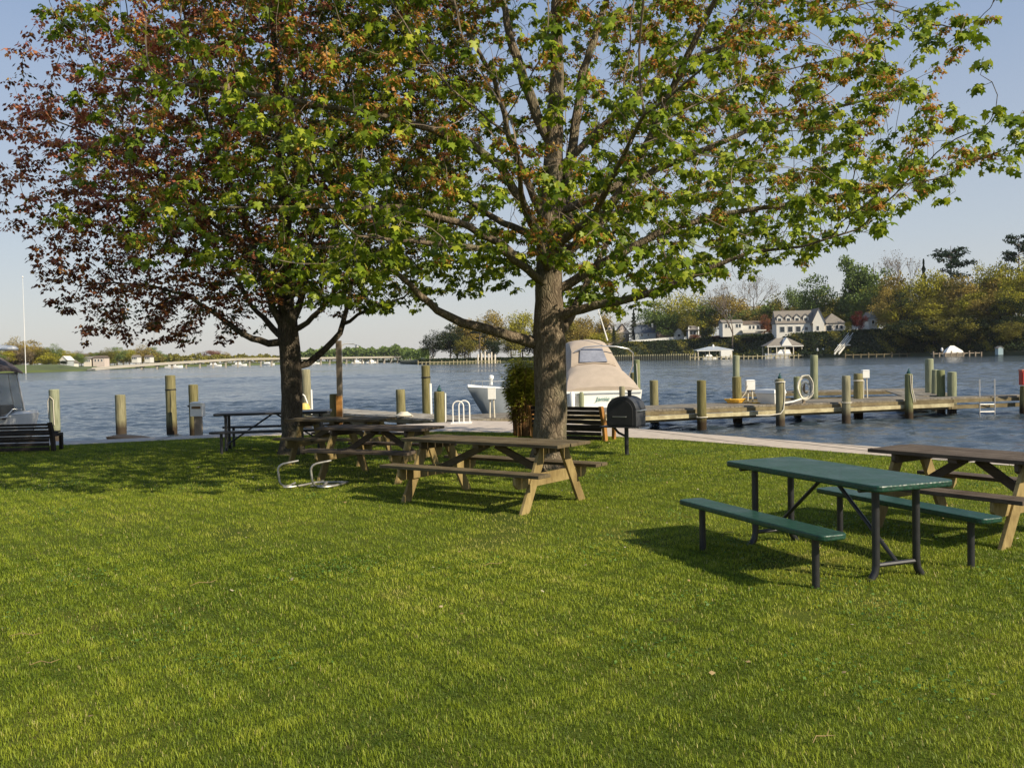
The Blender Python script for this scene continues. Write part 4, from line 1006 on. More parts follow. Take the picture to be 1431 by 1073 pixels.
def cruiser():
    Y = 35.0; xl, xr = at(789,560,Y).x, at(899,560,Y).x; B = xr-xl; z0 = -.7
    rz = math.radians(7)
    t = thing('cabin_cruiser', 'white cabin cruiser under a tan canvas cover moored behind the grill', 'boat', ((xl+xr)/2,Y,z0), rz)
    zt = at(840,546,Y).z-z0
    R_ = hull_rings(8.6, B, zt, zt+.35)
    sloped_loft(R_, 'hull', M_gel, t)
    m = MB(); m.box((0,-.30,.28),(B*.86,.62,.09)); m.build('swim_platform', M_gel, t, bevel=.02)
    m = MB(); m.box((0,-.012,zt-.10),(B*.96,.03,.05)); m.build('rub_strip', M_greyhull, t)
    # canvas: lofted tent, low at the transom, rising forward
    def ring(y, w, zb_, zt_, wt): 
        return [(-w,y,zb_),(-w*.97,y,zb_+(zt_-zb_)*.3),(-wt,y,zt_-.10),(-wt*.7,y,zt_),(0,y,zt_+.05),(wt*.7,y,zt_),(wt,y,zt_-.10),(w*.97,y,zb_+(zt_-zb_)*.3),(w,y,zb_)]
    zc = zt-.02; top = at(800,476,Y+2.6).z-z0
    zA = at(840,509,Y+1.75).z-z0; zB = at(838,487,Y+2.15).z-z0
    m = MB(); m.loft([ring(.02,B*.49,zc,zc+.14,B*.475),ring(.55,B*.488,zc,zc+(zA-zc)*.48,B*.43),ring(1.15,B*.485,zc,zc+(zA-zc)*.80,B*.36),ring(1.75,B*.48,zc,zA,B*.31)]); m.build('aft_canvas', M_canvas, t, smooth=True)
    m = MB(); m.loft([ring(1.76,B*.48,zc,zA+.02,B*.305),ring(2.15,B*.48,zc,zB,B*.27),ring(3.0,B*.47,zc,top,B*.25),ring(4.4,B*.45,zc+.1,top-.02,B*.23),ring(5.4,B*.38,zc+.15,zc+.8,B*.2)]); cv = m.build('cabin_canvas', M_canvas, t, smooth=True)
    def onslope(u, v):
        y = 1.76+.39*v; z = zA+.02+(zB-zA-.02)*v; return (u, y-.05, z+.02+.05*(1-abs(u)/.8))
    m2 = MB(); q = [onslope(-.56,.06),onslope(.56,.06),onslope(.42,.95),onslope(-.46,.95)]
    m2.hexa([(a,b+.06,c) for a,b,c in q]+[(a,b,c+.01) for a,b,c in q]); m2.build('rear_window', M_vinyl, cv)
    m = MB(); m.tube([(-B*.30,1.70,zA-.08),(-B*.2,1.70,zA+.02),(0,1.69,zA+.07),(B*.2,1.70,zA+.02),(B*.30,1.70,zA-.08)],.022,6); m.build('canvas_seam', M_canvas, cv, smooth=True)
    m = MB(); P_ = [(-.70,2.05,zB-.12),(-.3,1.95,zB+.06),(.3,1.9,zB+.10),(.95,1.85,zB+.06),(1.45,1.9,zB-.04),(1.66,2.0,zB-.20),(1.70,2.2,zB-.7),(B*.47,2.4,zt)]
    m.tube(P_,.024,8); m.build('arch_rail', M_steel, t, smooth=True)
    m = MB(); a0 = at(849,476,Y+2.4); a1 = at(832,420,Y+2.4); R = Matrix.Rotation(-rz,3,'Z'); o0 = Vector(((xl+xr)/2,Y,z0))
    m.tube([R@(a0-o0), R@(a1-o0)],[.03,.014],6); m.build('antenna', M_whitep, t, smooth=True)
    # name on the transom
    c = bpy.data.curves.new('boat_name','FONT'); c.body = 'Jamie s'; c.size = .24; c.extrude = .004; c.shear = .35; c.align_x = 'CENTER'; c.materials.append(M_green_txt)
    o = bpy.data.objects.new('boat_name', c); dg = bpy.context.evaluated_depsgraph_get(); me = bpy.data.meshes.new_from_object(o.evaluated_get(dg) if False else o); o = bpy.data.objects.new('boat_name', me); COL.objects.link(o); o.parent = t; o.location = (.02,-.03,zt-.38); o.rotation_euler = (PI/2,0,0)
    # potted greenery-like fender bundle at the port quarter
    m = MB(); m.lathe([(.03,-.3),(.10,-.25),(.11,.2),(.05,.3)], (-B*.42,-.14,zt-.30), 12); m.build('fender', M_whitep, t, smooth=True)
    m = MB(); m.lathe([(.03,-.3),(.09,-.25),(.10,.2),(.05,.3)], (-B*.30,-.14,zt-.32), 12); m.build('fender', M_pileg, t, smooth=True)
cruiser()
def greyboat():
    Y = 33.4; x0, x1 = at(653,545,Y).x, at(742,545,Y).x; Lh = 4.5
    t = thing('motor_boat', 'small grey white motor boat with its pointed bow left of the shrub', 'boat', (x0+.77*Lh, Y+.64*Lh, -.7), math.radians(129.7), None)
    zt = at(660,541,Y).z+.7
    R_ = hull_rings(Lh, 1.85, zt-.25, zt, rake=.9); h = sloped_loft(R_, 'hull', M_greyhull, t)
    dkr = [[(a[0][0]*.98,a[0][1]*.995,a[0][2]+.012),(a[0][0]*.5,a[0][1]*.995,a[0][2]+.07),(0,a[0][1]*.995,a[0][2]+.10),(a[6][0]*.5,a[0][1]*.995,a[0][2]+.07),(a[6][0]*.98,a[0][1]*.995,a[0][2]+.012),(0,a[0][1]*.995,a[0][2]-.05)] for a in R_]
    m = MB(); m.loft(dkr); m.build('deck', M_gel, t, smooth=True)
    m = MB(); m.loft([[(-.6,1.3,zt-.15),(.6,1.3,zt-.15),(.5,2.5,zt-.1),(-.5,2.5,zt-.1)],[(-.5,1.3,zt+.30),(.5,1.3,zt+.30),(.4,1.9,zt+.26),(-.4,1.9,zt+.26)]]); m.build('windshield', M_vinyl, t, bevel=.01)
    m = MB(); P_ = [(-.8,1.9,zt+.0),(-.62,3.0,zt+.18),(-.25,4.0,zt+.22),(0,4.3,zt+.22),(.25,4.0,zt+.22),(.62,3.0,zt+.18),(.8,1.9,zt+.0)]
    m.tube(P_,.014,6)
    for a in P_[1:-1]: m.tube([a,(a[0],a[1],zt-.02)],.011,6)
    m.build('bow_rail', M_steel, t, smooth=True)
    m = MB(); m.lathe([(.05,0),(.05,.18),(.10,.24),(.09,.33),(.03,.36)], (0,3.4,zt+.05), 12); m.build('bow_light', M_whitep, t, smooth=True)
greyboat()
def leftboat():
    Y = 25.0; x1 = at(66,575,Y).x-1.15
    t = thing('canvas_top_boat', 'moored boat with brown canvas top and clear windshield cut by the left edge', 'boat', (x1-5.6, Y+1.2, -.7), math.radians(-85))
    # hull points its bow to the right (+x)
    zt = at(30,588,Y).z+.7; B = 2.3
    sloped_loft(hull_rings(5.7, B, zt-.06, zt+.12), 'hull', M_gel, t)
    R_ = hull_rings(5.7, B, zt-.06, zt+.12)
    dkr = [[(a[0][0]*.98,a[0][1]*.995,a[0][2]+.01),(0,a[0][1]*.995,a[0][2]+.09),(a[6][0]*.98,a[0][1]*.995,a[0][2]+.01),(0,a[0][1]*.995,a[0][2]-.05)] for a in R_]
    m = MB(); m.loft(dkr); m.build('deck', M_gel, t, smooth=True)
    def Lp(px, py, yy):   # local coordinates of a surveyed point
        v = at(px, py, yy)-Vector(t.location); return Matrix.Rotation(math.radians(85),3,'Z')@v
    # windshield: raked frame at the right, near side glass, far side glass
    zg = at(45,585,Y).z; hw = 1.0
    f0 = at(49,584,Y).x-1.35; f1 = at(39,520,Y).x-1.35; zt1 = at(39,522,Y).z
    fr_ = [Vector((f1,Y-.0,zt1)),Vector((f0,Y-.2,zg)),Vector((f1-2.6,Y,zt1)),Vector((f0-3.0,Y-.2,zg))]
    R = Matrix.Rotation(math.radians(85),3,'Z'); o0 = Vector(t.location)
    def lc(v): return R@(Vector(v)-o0)
    yn, yf = Y+.25, Y+2.1
    for yy, nm in ((yn,'side_glass'),(yf,'side_glass')):
        q = [lc((f0-3.0,yy,zg)),lc((f0,yy,zg)),lc((f1,yy+(.12 if yy==yn else -.12),zt1)),lc((f1-2.6,yy+(.12 if yy==yn else -.12),zt1))]
        m = MB(); e = lc((0,.012,0))-lc((0,0,0)); m.hexa(q+[a+e for a in q]); m.build(nm, M_glass, t)
    q = [lc((f0,yn,zg)),lc((f0,yf,zg)),lc((f1,yf-.12,zt1)),lc((f1,yn+.12,zt1))]; e = lc((.012,0,0))-lc((0,0,0))
    m = MB(); m.hexa(q+[a+e for a in q]); m.build('front_glass', M_glass, t)
    m = MB()
    for yy, dd in ((yn,.12),(yf,-.12)):
        m.tube([lc((f0,yy,zg)),lc((f1,yy+dd,zt1)),lc((f1-.05,yy+dd,zt1+.04))],.028,8)
        m.tube([lc((f0-.30,yy,zg)),lc((f1-.26,yy+dd,zt1))],.018,8); m.tube([lc((f0-3,yy,zg)),lc((f0,yy,zg))],.02,6)
    m.tube([lc((f1,yn+.12,zt1)),lc((f1,yf-.12,zt1))],.022,8); m.tube([lc((f0,yn,zg)),lc((f0,yf,zg))],.022,8)
    m.build('windshield_frame', M_alu, t, smooth=True)
    # canvas top: arched, thick, drooping to the left
    zc1 = at(20,497,Y).z
    rings = []
    for (dx, z, th) in ((.12,zt1+.02,.05),(-.12,zt1+.22,.12),(-.55,zc1+.0,.22),(-1.2,zc1+.10,.32),(-2.2,zc1+.12,.34),(-3.0,zc1,.3)):
        x = f1+dx; ring_ = []
        for k in range(9):
            a = k/8; yy = yn+(yf-yn)*a; arch_ = math.sin(a*PI)*.14; ring_.append(lc((x,yy,z+arch_)))
        for k in range(8,-1,-1):
            a = k/8; yy = yn+(yf-yn)*a; arch_ = math.sin(a*PI)*.10; ring_.append(lc((x,yy,z-th+arch_)))
        rings.append(ring_)
    m = MB(); m.loft(rings); m.build('canvas_top', M_brcanvas, t, smooth=True)
    m = MB(); m.tube([lc((f1+.02,yn-.02,zt1+.03)),lc((f1-.22,yn-.03,zt1+.20)),lc((f1-.6,yn-.03,zc1-.02)),lc((f1-1.6,yn-.03,zc1+.06))],.022,6); m.build('canvas_piping', M_alu, t, smooth=True)
    rings = []
    for (x, zb_) in ((f1-.45,zt1+.02),(f1-.75,zt1-.12),(f1-1.3,zt1-.30),(f1-2.4,zt1-.40)):
        z1 = zc1+.02
        rings.append([lc((x,yn+.06,zb_)),lc((x,yn+.10,zb_)),lc((x,yn+.10,z1)),lc((x,yn+.06,z1))])
    m = MB(); m.loft(rings); m.build('side_curtain', M_brcanvas, t)
    # seats seen through the glass
    for xx in (f0-.85, f0-1.9):
        m = MB(); m.box(lc((xx,Y+.9,zg+.08)),(.5,.5,.20)); b0 = lc((xx-.18,Y+.9,zg+.38)); m.box(b0,(.5,.12,.62)); m.build('seat', M_seat, t, bevel=.03)
    m = MB(); m.box(lc((f0-1.6,(yn+yf)/2+.35,zg-.02)),(1.1,3.0,.10)); m.build('cockpit_shade_slab', M_brcanvas, t)  # dark slab added so the interior looks shaded through the glass
    m = MB(); m.box(lc((f0-.35,(yn+yf)/2,zg+.13)),(1.5,.4,.36)); m.build('dashboard', M_brcanvas, t, bevel=.03)
    m = MB(); m.tube([lc((f0+.25,yn+.3,zg+.02)),lc((f0+.35,yn+.5,zg+.22)),lc((x1-.35,yn+.8,zg+.22)),lc((x1-.15,Y+1.2,zg+.20))],.014,6); m.build('bow_rail', M_steel, t, smooth=True)
    c0 = at(10,487,Y+1).z; m = MB(); m.lathe([(.35,0),(.38,.04),(.30,.12),(.1,.15)], lc((at(5,490,Y+1).x,Y+1,zc1+.16)), 16); m.build('radar_dome', M_whitep, t, smooth=True)
leftboat()
# ------------------------------------------------------------------ far shores
def interp(x, T_):
    return float(np.interp(x, [a for a,_ in T_], [b for _,b in T_]))
SH_E = [(560,520),(578,450),(590,435),(740,450),(900,450),(1000,420),(1060,400),(1137,372),(1250,345),(1431,298),(1700,250),(2300,190),(3000,150)]
PLAT = [(560,1.2),(600,1.5),(760,1.8),(840,5.0),(880,7.6),(960,8.0),(1010,9.2),(1137,9.1),(1200,9.2),(1431,10.5),(3000,10)]
def shore_e(px): return interp(px, SH_E)
def zE(px, back):
    pl = interp(px, PLAT); s = min(1, max(0, (back-1)/19)); s = s*s*(3-2*s); return .5+(pl-.5)*s
def pxy(px, Y): return ((px-715.5)/F*Y, Y)
M_bank = simple('wooded_bank_soil', (.045,.050,.02), 1, 0, .35, .12, 0)
M_bankg = simple('mown_bank_grass', (.075,.095,.025), 1, 0, .2, .08, 0)
pxs = list(range(560,1500,20))+list(range(1500,3001,100)); bk = [0,1,4,9,14,20,28,45,90,200,420]
vs = []; fs = []
for i, px in enumerate(pxs):
    for j, b in enumerate(bk):
        Y = shore_e(px)+b; x, y = pxy(px, Y); vs.append((x, y, -1.5 if j == 0 else zE(px, b)+RNG.normal(0,.12)))
nb = len(bk)
for i in range(len(pxs)-1):
    for j in range(nb-1): fs.append((i*nb+j,(i+1)*nb+j,(i+1)*nb+j+1,i*nb+j+1))
m = MB(); m.add(vs, fs); tag(m.build('east_bluff', M_bank, smooth=True), kind='structure')
SH_W = [(-900,250),(-300,330),(50,405),(100,420),(125,430),(140,455)]
vs = []; fs = []; pw = [-1500,-900,-600,-300,-150,-50,0,40,80,110,128,136]; bw = [0,1,5,12,25,60,150,400]
for px in pw:
    for j, b in enumerate(bw):
        Y = interp(px, SH_W)+b; x, y = pxy(px, Y); vs.append((x,y,-1.5 if j==0 else -.1+min(1,b/20)*2.8*(1 if px<110 else .5)))
nb = len(bw)
for i in range(len(pw)-1):
    for j in range(nb-1): fs.append((i*nb+j,(i+1)*nb+j,(i+1)*nb+j+1,i*nb+j+1))
m = MB(); m.add(vs, fs); tag(m.build('west_bank', M_bankg, smooth=True), kind='structure')
vs = []; fs = []; pn = list(range(100,660,20)); bn = [0,2,30,300]
for px in pn:
    Yn = interp(px,[(100,560),(200,700),(330,840),(660,960)])
    for j, b in enumerate(bn):
        x, y = pxy(px, Yn+b); vs.append((x,y,-1.5 if j==0 else .2+j*.6))
for i in range(len(pn)-1):
    for j in range(3): fs.append((i*4+j,(i+1)*4+j,(i+1)*4+j+1,i*4+j+1))
m = MB(); m.add(vs, fs); tag(m.build('north_bank', M_bankg, smooth=True), kind='structure')

# ---- far trees: shapes of unit height, copied and scaled
def far_mesh(shape, seed, n=4200, leaf=.021):
    rg = np.random.default_rng(seed); random.seed(seed)
    T = MB(); blobs = []
    if shape in ('round','tall','wide'):
        wr = {'round':.40,'tall':.26,'wide':.54}[shape]; c0 = {'round':.53,'tall':.53,'wide':.53}[shape]; hr = {'round':.46,'tall':.47,'wide':.45}[shape]
        for i in range(40 if shape != 'tall' else 30):
            d = rg.normal(0,1,3); d /= np.linalg.norm(d); k = rg.uniform(.3,.86)
            blobs.append((d[0]*wr*k, d[1]*wr*k, c0+d[2]*hr*k, rg.uniform(.09,.17)*(wr/.36)**.5))
        T.tube([(0,0,-.05),(.01,0,.25),(0,.01,.55),(.01,0,.85)],[.020,.015,.010,.003],6)
        for b in blobs[:16]:
            z0 = rg.uniform(.22,.5); T.tube([(0,0,z0),(b[0]*.5,b[1]*.5,z0+(b[2]-z0)*.55),(b[0],b[1],b[2])],[.007,.005,.0015],4)
        w = np.array([b[3]**2 for b in blobs]); w /= w.sum(); id_ = rg.choice(len(blobs), n, p=w)
        B = np.array(blobs)[id_]; d = rg.normal(0,1,(n,3)); d /= np.linalg.norm(d,axis=1,keepdims=True); r = rg.uniform(.35,1.12,(n,1))
        pos = B[:,:3]+d*r*B[:,3:4]*np.array([1,1,.8])
    elif shape == 'conifer':
        T.tube([(0,0,-.05),(0,0,.97)],[.016,.002],6); pos = []
        for i in range(n):
            z = rg.uniform(.12,1); R_ = .24*(1-z)**.85+.01; R_ *= (.7+.3*math.sin(z*60)); a = rg.uniform(0,2*PI); r = R_*math.sqrt(rg.random()); pos.append((r*math.cos(a), r*math.sin(a), z-.10*r))
        pos = np.array(pos)
    elif shape == 'pine':
        T.tube([(0,0,-.05),(.01,.0,.5),(0,0,.97)],[.018,.012,.003],6); pos = []; layers = []
        for i in range(30):
            z = rg.uniform(.42,.98); a = rg.uniform(0,2*PI); Lr = (.30*(1-((z-.55)/.5)**2*.8)+.02)*rg.uniform(.6,1.1); layers.append((z,a,Lr)); T.tube([(0,0,z-.02),(Lr*math.cos(a),Lr*math.sin(a),z+.02)],[.005,.0015],4)
        for i in range(n):
            z,a,Lr = layers[rg.integers(len(layers))]; s = rg.uniform(.25,1.05); pos.append((Lr*s*math.cos(a)+rg.normal(0,.022), Lr*s*math.sin(a)+rg.normal(0,.022), z+.02*s+rg.normal(0,.012)))
        pos = np.array(pos)
    elif shape == 'bare':
        pos = []
        def br(p, d, l, r, k):
            q = p+d*l; T.tube([p, p.lerp(q,.5)+Vector((rg.normal(0,.01),rg.normal(0,.01),0)), q],[r,r*.8,r*.62],4,cap=False)
            if k == 0: pos.append(tuple(q)); return
            for j in range(3 if k > 1 else 2):
                e = (d+Vector((rg.normal(0,.42),rg.normal(0,.42),abs(rg.normal(0,.15))))).normalized(); br(q, e, l*rg.uniform(.68,.85), r*.6, k-1)
        br(Vector((0,0,-.05)), Vector((0,0,1)), .30, .017, 5)
        P0 = np.array(pos); pos = P0[rg.integers(len(P0), size=700)]+rg.normal(0,.02,(700,3)); n = 700
    me_t = bpy.data.meshes.new('trunk'); me_t.from_pydata(T.v, [], T.f); me_t.materials.append(M_fartrunk)
    nn = len(pos); R_ = rotmats(rg.normal(0,1,(nn,3)), rg.normal(0,.7,(nn,3))+np.array([0,0,.6]))
    lf = leaf*(1 if shape in ('round','tall','wide') else .75 if shape != 'bare' else .45)
    sz = rg.uniform(.6,1.35,nn)*lf*1.5; sv = np.array([(-.5,-.28,0),(0,-.42,.12),(.5,.0,0),(.1,.40,-.1)])
    V = np.einsum('nij,kj->nki', R_, sv)*sz[:,None,None]+pos[:,None,:]
    me = bpy.data.meshes.new('crown'); me.vertices.add(nn*4); me.vertices.foreach_set('co', V.astype(np.float32).ravel()); me.loops.add(nn*4); me.loops.foreach_set('vertex_index', np.arange(nn*4,dtype=np.int32)); me.polygons.add(nn)
    me.polygons.foreach_set('loop_start', np.arange(0,nn*4,4,dtype=np.int32)); me.polygons.foreach_set('loop_total', np.full(nn,4,np.int32)); me.update(calc_edges=True)
    me.materials.append(None); return me_t, me
PROTO = {('round',0):far_mesh('round',1),('round',1):far_mesh('round',2),('round',2):far_mesh('round',3),('tall',0):far_mesh('tall',4),('tall',1):far_mesh('tall',5),('wide',0):far_mesh('wide',6,5200),('wide',1):far_mesh('wide',7,5200),
  ('conifer',0):far_mesh('conifer',8),('pine',0):far_mesh('pine',9,2600),('pine',1):far_mesh('pine',10,2600),('bare',0):far_mesh('bare',11),('bare',1):far_mesh('bare',12)}
NAMES = {'fresh':'fresh green','yellow':'yellow green','ochre':'ochre budding','olive':'olive brown','dark':'dark green','pine':'dark evergreen','red':'deep red','pale':'pale bare branched','rust':'rusty brown'}
def fartree(shape, v, kind, px, ytop, Y, wpx, zb, label, group):
    ztop = at(px, ytop, Y).z; H_ = ztop-zb; wid = wpx/F*Y
    uw = {'round':.80,'tall':.56,'wide':1.05,'conifer':.42,'pine':.55,'bare':.6}[shape]
    x, y = pxy(px, Y); nm = {'conifer':'conifer','pine':'pine_tree'}.get(shape,'deciduous_tree')
    t = thing(nm, label, 'tree', (x,y,zb), RNG.uniform(0,6.28), group); s = wid/uw; t.scale = (s, s, H_)
    mt, mc = PROTO[(shape, v)]
    a = bpy.data.objects.new('trunk', mt); COL.objects.link(a); a.parent = t
    b = bpy.data.objects.new('crown', mc); COL.objects.link(b); b.parent = t
    b.material_slots[0].link = 'OBJECT'; b.material_slots[0].material = FAR[kind]
    return t
GE = 'trees along the east shore'
def te(px, ytop, wpx, kind, shape='round', v=0, back=30, label=None, zb=None):
    Y = shore_e(px)+back; fartree(shape, v, kind, px, ytop, Y, wpx, zE(px, back)-.3 if zb is None else zb, label, GE)
lst = [
 (606,462,38,'dark','round',0,14,'dark green round tree at the left tip of the wooded point'),
 (630,452,46,'dark','round',1,20,'big dark tree second from the tip of the wooded point'),
 (655,440,46,'ochre','round',2,34,'ochre tree rising behind the dark trees of the point'),
 (672,452,36,'pine','pine',0,16,'dark layered pine in the middle of the wooded point'),
 (690,430,60,'ochre','wide',0,40,'broad ochre budding tree on the point left of the middle trunk'),
 (728,427,52,'yellow','wide',1,32,'wide yellow green tree touching the left side of the middle trunk'),
 (715,462,40,'olive','round',1,12,'low olive tree under the broad ochre crowns of the point'),
 (650,470,36,'olive','round',0,8,'low olive tree close to the water on the wooded point'),
 (690,470,34,'dark','round',2,8,'low dark tree by the white pilings on the point'),
 (760,440,46,'yellow','round',0,36,'yellow green tree hidden behind the middle trunk'),
 (790,440,40,'olive','round',1,20,'olive tree behind the tan boat cover'),
 (815,436,44,'ochre','round',2,40,'ochre tree above the tan boat and left of the pink house'),
 (843,434,36,'ochre','round',0,46,'ochre tree between the boat antenna and the pink house'),
 (868,448,40,'pale','bare',0,50,'pale leafless tree behind the pink gabled house'),
 (887,432,17,'dark','conifer',0,42,'narrow dark conifer beside the slate blue roof'),
 (859,456,13,'dark','conifer',0,18,'small pointed conifer in front of the pink gable'),
 (915,418,56,'fresh','round',1,52,'fresh green tree above the slate blue roof'),
 (945,404,62,'yellow','wide',0,58,'bright yellow green tree above the low white gable'),
 (935,432,40,'fresh','round',2,44,'smaller green tree just behind the low white gable'),
 (982,408,60,'yellow','round',0,52,'yellow tree between the white gable and the lone dark trunk'),
 (965,440,34,'olive','round',1,36,'olive tree behind the small white porch house'),
 (1020,404,78,'ochre','wide',1,60,'broad golden ochre crown above the low long house'),
 (1048,386,44,'pale','bare',1,80,'pale feathery leafless tree rising above the ochre crowns'),
 (1060,430,40,'ochre','round',2,50,'ochre tree over the right end of the low long house'),
 (1092,410,52,'olive','round',0,66,'brownish tree behind the left part of the dormer house'),
 (1112,392,36,'fresh','round',2,72,'small fresh green tree above the dormer roof'),
 (1142,380,60,'fresh','round',1,60,'airy fresh green tree behind the peak of the dormer house'),
 (1165,430,40,'olive','round',0,48,'olive tree behind the hipped wing of the dormer house'),
 (1192,352,46,'fresh','tall',0,62,'tall fresh green tree left of a twin crown'),
 (1222,349,52,'fresh','tall',1,64,'tallest fresh green crown above the red tree'),
 (1208,400,60,'fresh','round',0,56,'lower green crown just above the red tree'),
 (1201,433,24,'red','round',1,26,'small deep red tree beside the dormer house'),
 (1186,447,12,'yellow','round',2,24,'little yellow green bush left of the red tree'),
 (1250,372,50,'ochre','round',2,58,'ochre tree right of the twin fresh green crowns'),
 (1270,347,46,'pale','bare',0,76,'pale bare tree standing above the right hand wood'),
 (1292,362,22,'pine','conifer',0,70,'small pointed evergreen tip left of the layered pine'),
 (1330,340,62,'pine','pine',0,60,'tall layered pine standing above the yellow crowns'),
 (1300,372,66,'yellow','wide',0,40,'yellow ochre crown left below the layered pine'),
 (1345,382,60,'ochre','round',1,34,'ochre crown right below the layered pine'),
 (1385,354,62,'yellow','wide',1,44,'large yellow green crown between the two pines'),
 (1425,326,50,'pine','pine',1,52,'dark pine top at the right edge of the picture'),
 (1428,362,58,'yellow','round',0,36,'yellow green crown under the pine at the right edge'),
 (1360,400,50,'olive','round',2,26,'olive crown on the right bluff under the yellow crowns'),
 (1270,410,52,'olive','round',0,30,'olive crown on the bluff below the pale bare tree'),
 (1243,418,18,'dark','conifer',0,22,'dark conifer on the bluff edge right of the small white gable'),
 (1310,412,54,'olive','wide',0,24,'wide olive crown half way up the right bluff'),
 (1400,405,50,'olive','round',1,24,'olive crown on the right bluff near the picture edge'),
 (1290,440,44,'dark','round',2,14,'dark tree low on the right bluff behind the clear bank'),
 (1330,445,44,'dark','round',0,12,'dark tree low on the bluff above the white covered boat'),
 (1372,442,46,'dark','wide',1,12,'wide dark tree low on the bluff right of the covered boat'),
 (1415,440,44,'dark','round',1,12,'dark low tree on the bluff at the right picture edge'),
 (1250,450,34,'olive','round',1,12,'small olive tree low on the bluff right of the stairs'),
 (972,466,20,'rust','round',2,20,'round rusty shrub above the low boat shelter'),
 (1005,468,18,'rust','round',0,18,'rusty shrub left of the lone dark trunk'),
 (1070,438,16,'rust','round',1,34,'rusty red shrub at the right end of the low long house'),
 (990,455,24,'dark','round',0,26,'dark shrub under the low long house'),
 (1045,468,34,'dark','wide',0,14,'dark spreading shrub left of the grey boathouse roof'),
 (1000,478,20,'olive','round',1,8,'olive shrub on the bank between the two boat shelters'),
]
for (px,yt,w,k,s,v,b,lb) in lst: te(px,yt,w,k,s,v,b,lb)
for i in range(10):   # trees past the right edge and behind, seen only from a step aside
    te(1475+i*55, 350+RNG.uniform(-10,25), 70, ['yellow','olive','ochre','fresh'][i%4], 'wide', i%2, 36, 'tree continuing the wood beyond the right edge')
# lone bare trunk tree
te(1025,400,56,'pale','bare',1,9,'lone leafless tree with dark trunk left of the grey boathouse')
# west bank trees
FILL = {'dark':'dark rounded tree filling the wooded bluff above the shore','olive':'olive brown tree filling the wooded bluff above the shore','yellow':'yellow green tree filling the wooded bluff above the shore','ochre':'ochre tree filling the wooded bluff above the shore','fresh':'fresh green tree filling the wooded bluff above the shore'}
rf = random.Random(4)
for i in range(82):
    if i < 34:
        px = rf.uniform(1238,1445); row = i%3; back = (7,20,44)[row]+rf.uniform(-3,4); yt = (448,412,384)[row]+rf.uniform(-12,14); kk = ['dark','dark','olive'] if row == 0 else ['olive','dark','yellow','ochre'] if row == 1 else ['ochre','yellow','olive','ochre']
    elif i < 68:
        px = rf.uniform(880,1240); back = rf.uniform(52,85); yt = rf.uniform(418,440)+(8 if px<960 else 0)-(20 if px>1150 else 0); kk = ['fresh','yellow','olive','ochre']
    else:
        px = rf.uniform(612,860); back = rf.uniform(22,60); yt = rf.uniform(446,466); kk = ['olive','ochre','dark','yellow']
    k = rf.choice(kk); lb = FILL[k] if i < 34 else FILL[k].replace('filling the wooded bluff above the shore','standing behind the far shore houses') if i < 68 else FILL[k].replace('filling the wooded bluff above the shore','filling the wooded point behind the big trunk')
    te(px, yt, rf.uniform(44,62), k, rf.choice(['round','wide']), rf.randint(0,1), back, lb)
GW = 'trees on the west bank'
for (px,yt,w,k,s,v,b,lb) in [(-40,482,60,'ochre','round',0,40,None),(-12,490,44,'fresh','round',1,30,None),(8,488,36,'yellow','round',2,46,'yellow green tree above the canvas boat top at far left'),(26,471,36,'ochre','round',0,50,'tallest ochre tree left of the thin white mast'),(44,474,36,'ochre','round',1,55,'ochre tree directly right of the thin white mast'),
  (60,482,30,'olive','round',2,50,'olive tree third along the west bank'),(76,481,28,'fresh','round',0,60,'green tree before the bank dips, left of the pale gable'),(92,489,26,'yellow','round',1,70,'low yellow green tree behind the pale gable'),(108,492,30,'fresh','wide',0,80,'low green tree between the two far left houses'),(90,503,12,'dark','round',2,10,'small dark bush at the water below the pale gable'),
  (150,486,26,'olive','round',0,150,'olive tree right above the cream house near the bridge foot'),(165,484,28,'fresh','round',1,190,'green tree near the bridge foot'),(182,486,24,'yellow','round',2,220,'yellow tree behind the left bridge ramp'),(200,482,34,'ochre','round',0,260,'ochre tree behind the left bridge ramp'),(214,484,26,'fresh','round',1,280,'last green tree of the left cluster behind the bridge'),
  (135,490,22,'fresh','round',2,160,'green tree behind the cream house'),(300,487,30,'rust','wide',1,420,'pinkish round tree alone above the bridge deck'),(282,490,20,'pale','bare',0,420,'pale thin tree left of the pinkish one above the bridge'),(316,492,18,'ochre','round',0,420,'small ochre tree right of the pinkish one above the bridge'),(427,494,11,'fresh','round',1,480,'small isolated green tree above the bridge right of the dark trunk')]:
    Y = interp(px, SH_W)+b; fartree(s,v,k,px,yt,Y,w,2.2,lb or 'tree on the west bank beyond the left edge', GW)
for i in range(34):
    px = -30+i*8.2+rf.uniform(-3,3); k = rf.choice(['ochre','olive','yellow','fresh','pale']); bb = (60 if px < 90 else 170 if px < 150 else 300)+rf.uniform(-25,25); yt = (489 if px < 60 else 492 if px < 110 else 491)+rf.uniform(-4,5)
    Y = interp(px, SH_W)+bb; fartree(rf.choice(['round','wide']), rf.randint(0,1), k, px, yt, Y, rf.uniform(26,36), 1.2, {'ochre':'ochre','olive':'olive brown','yellow':'yellow green','fresh':'fresh green','pale':'pale budding'}[k]+' tree among the low wood on the far left bank', GW)
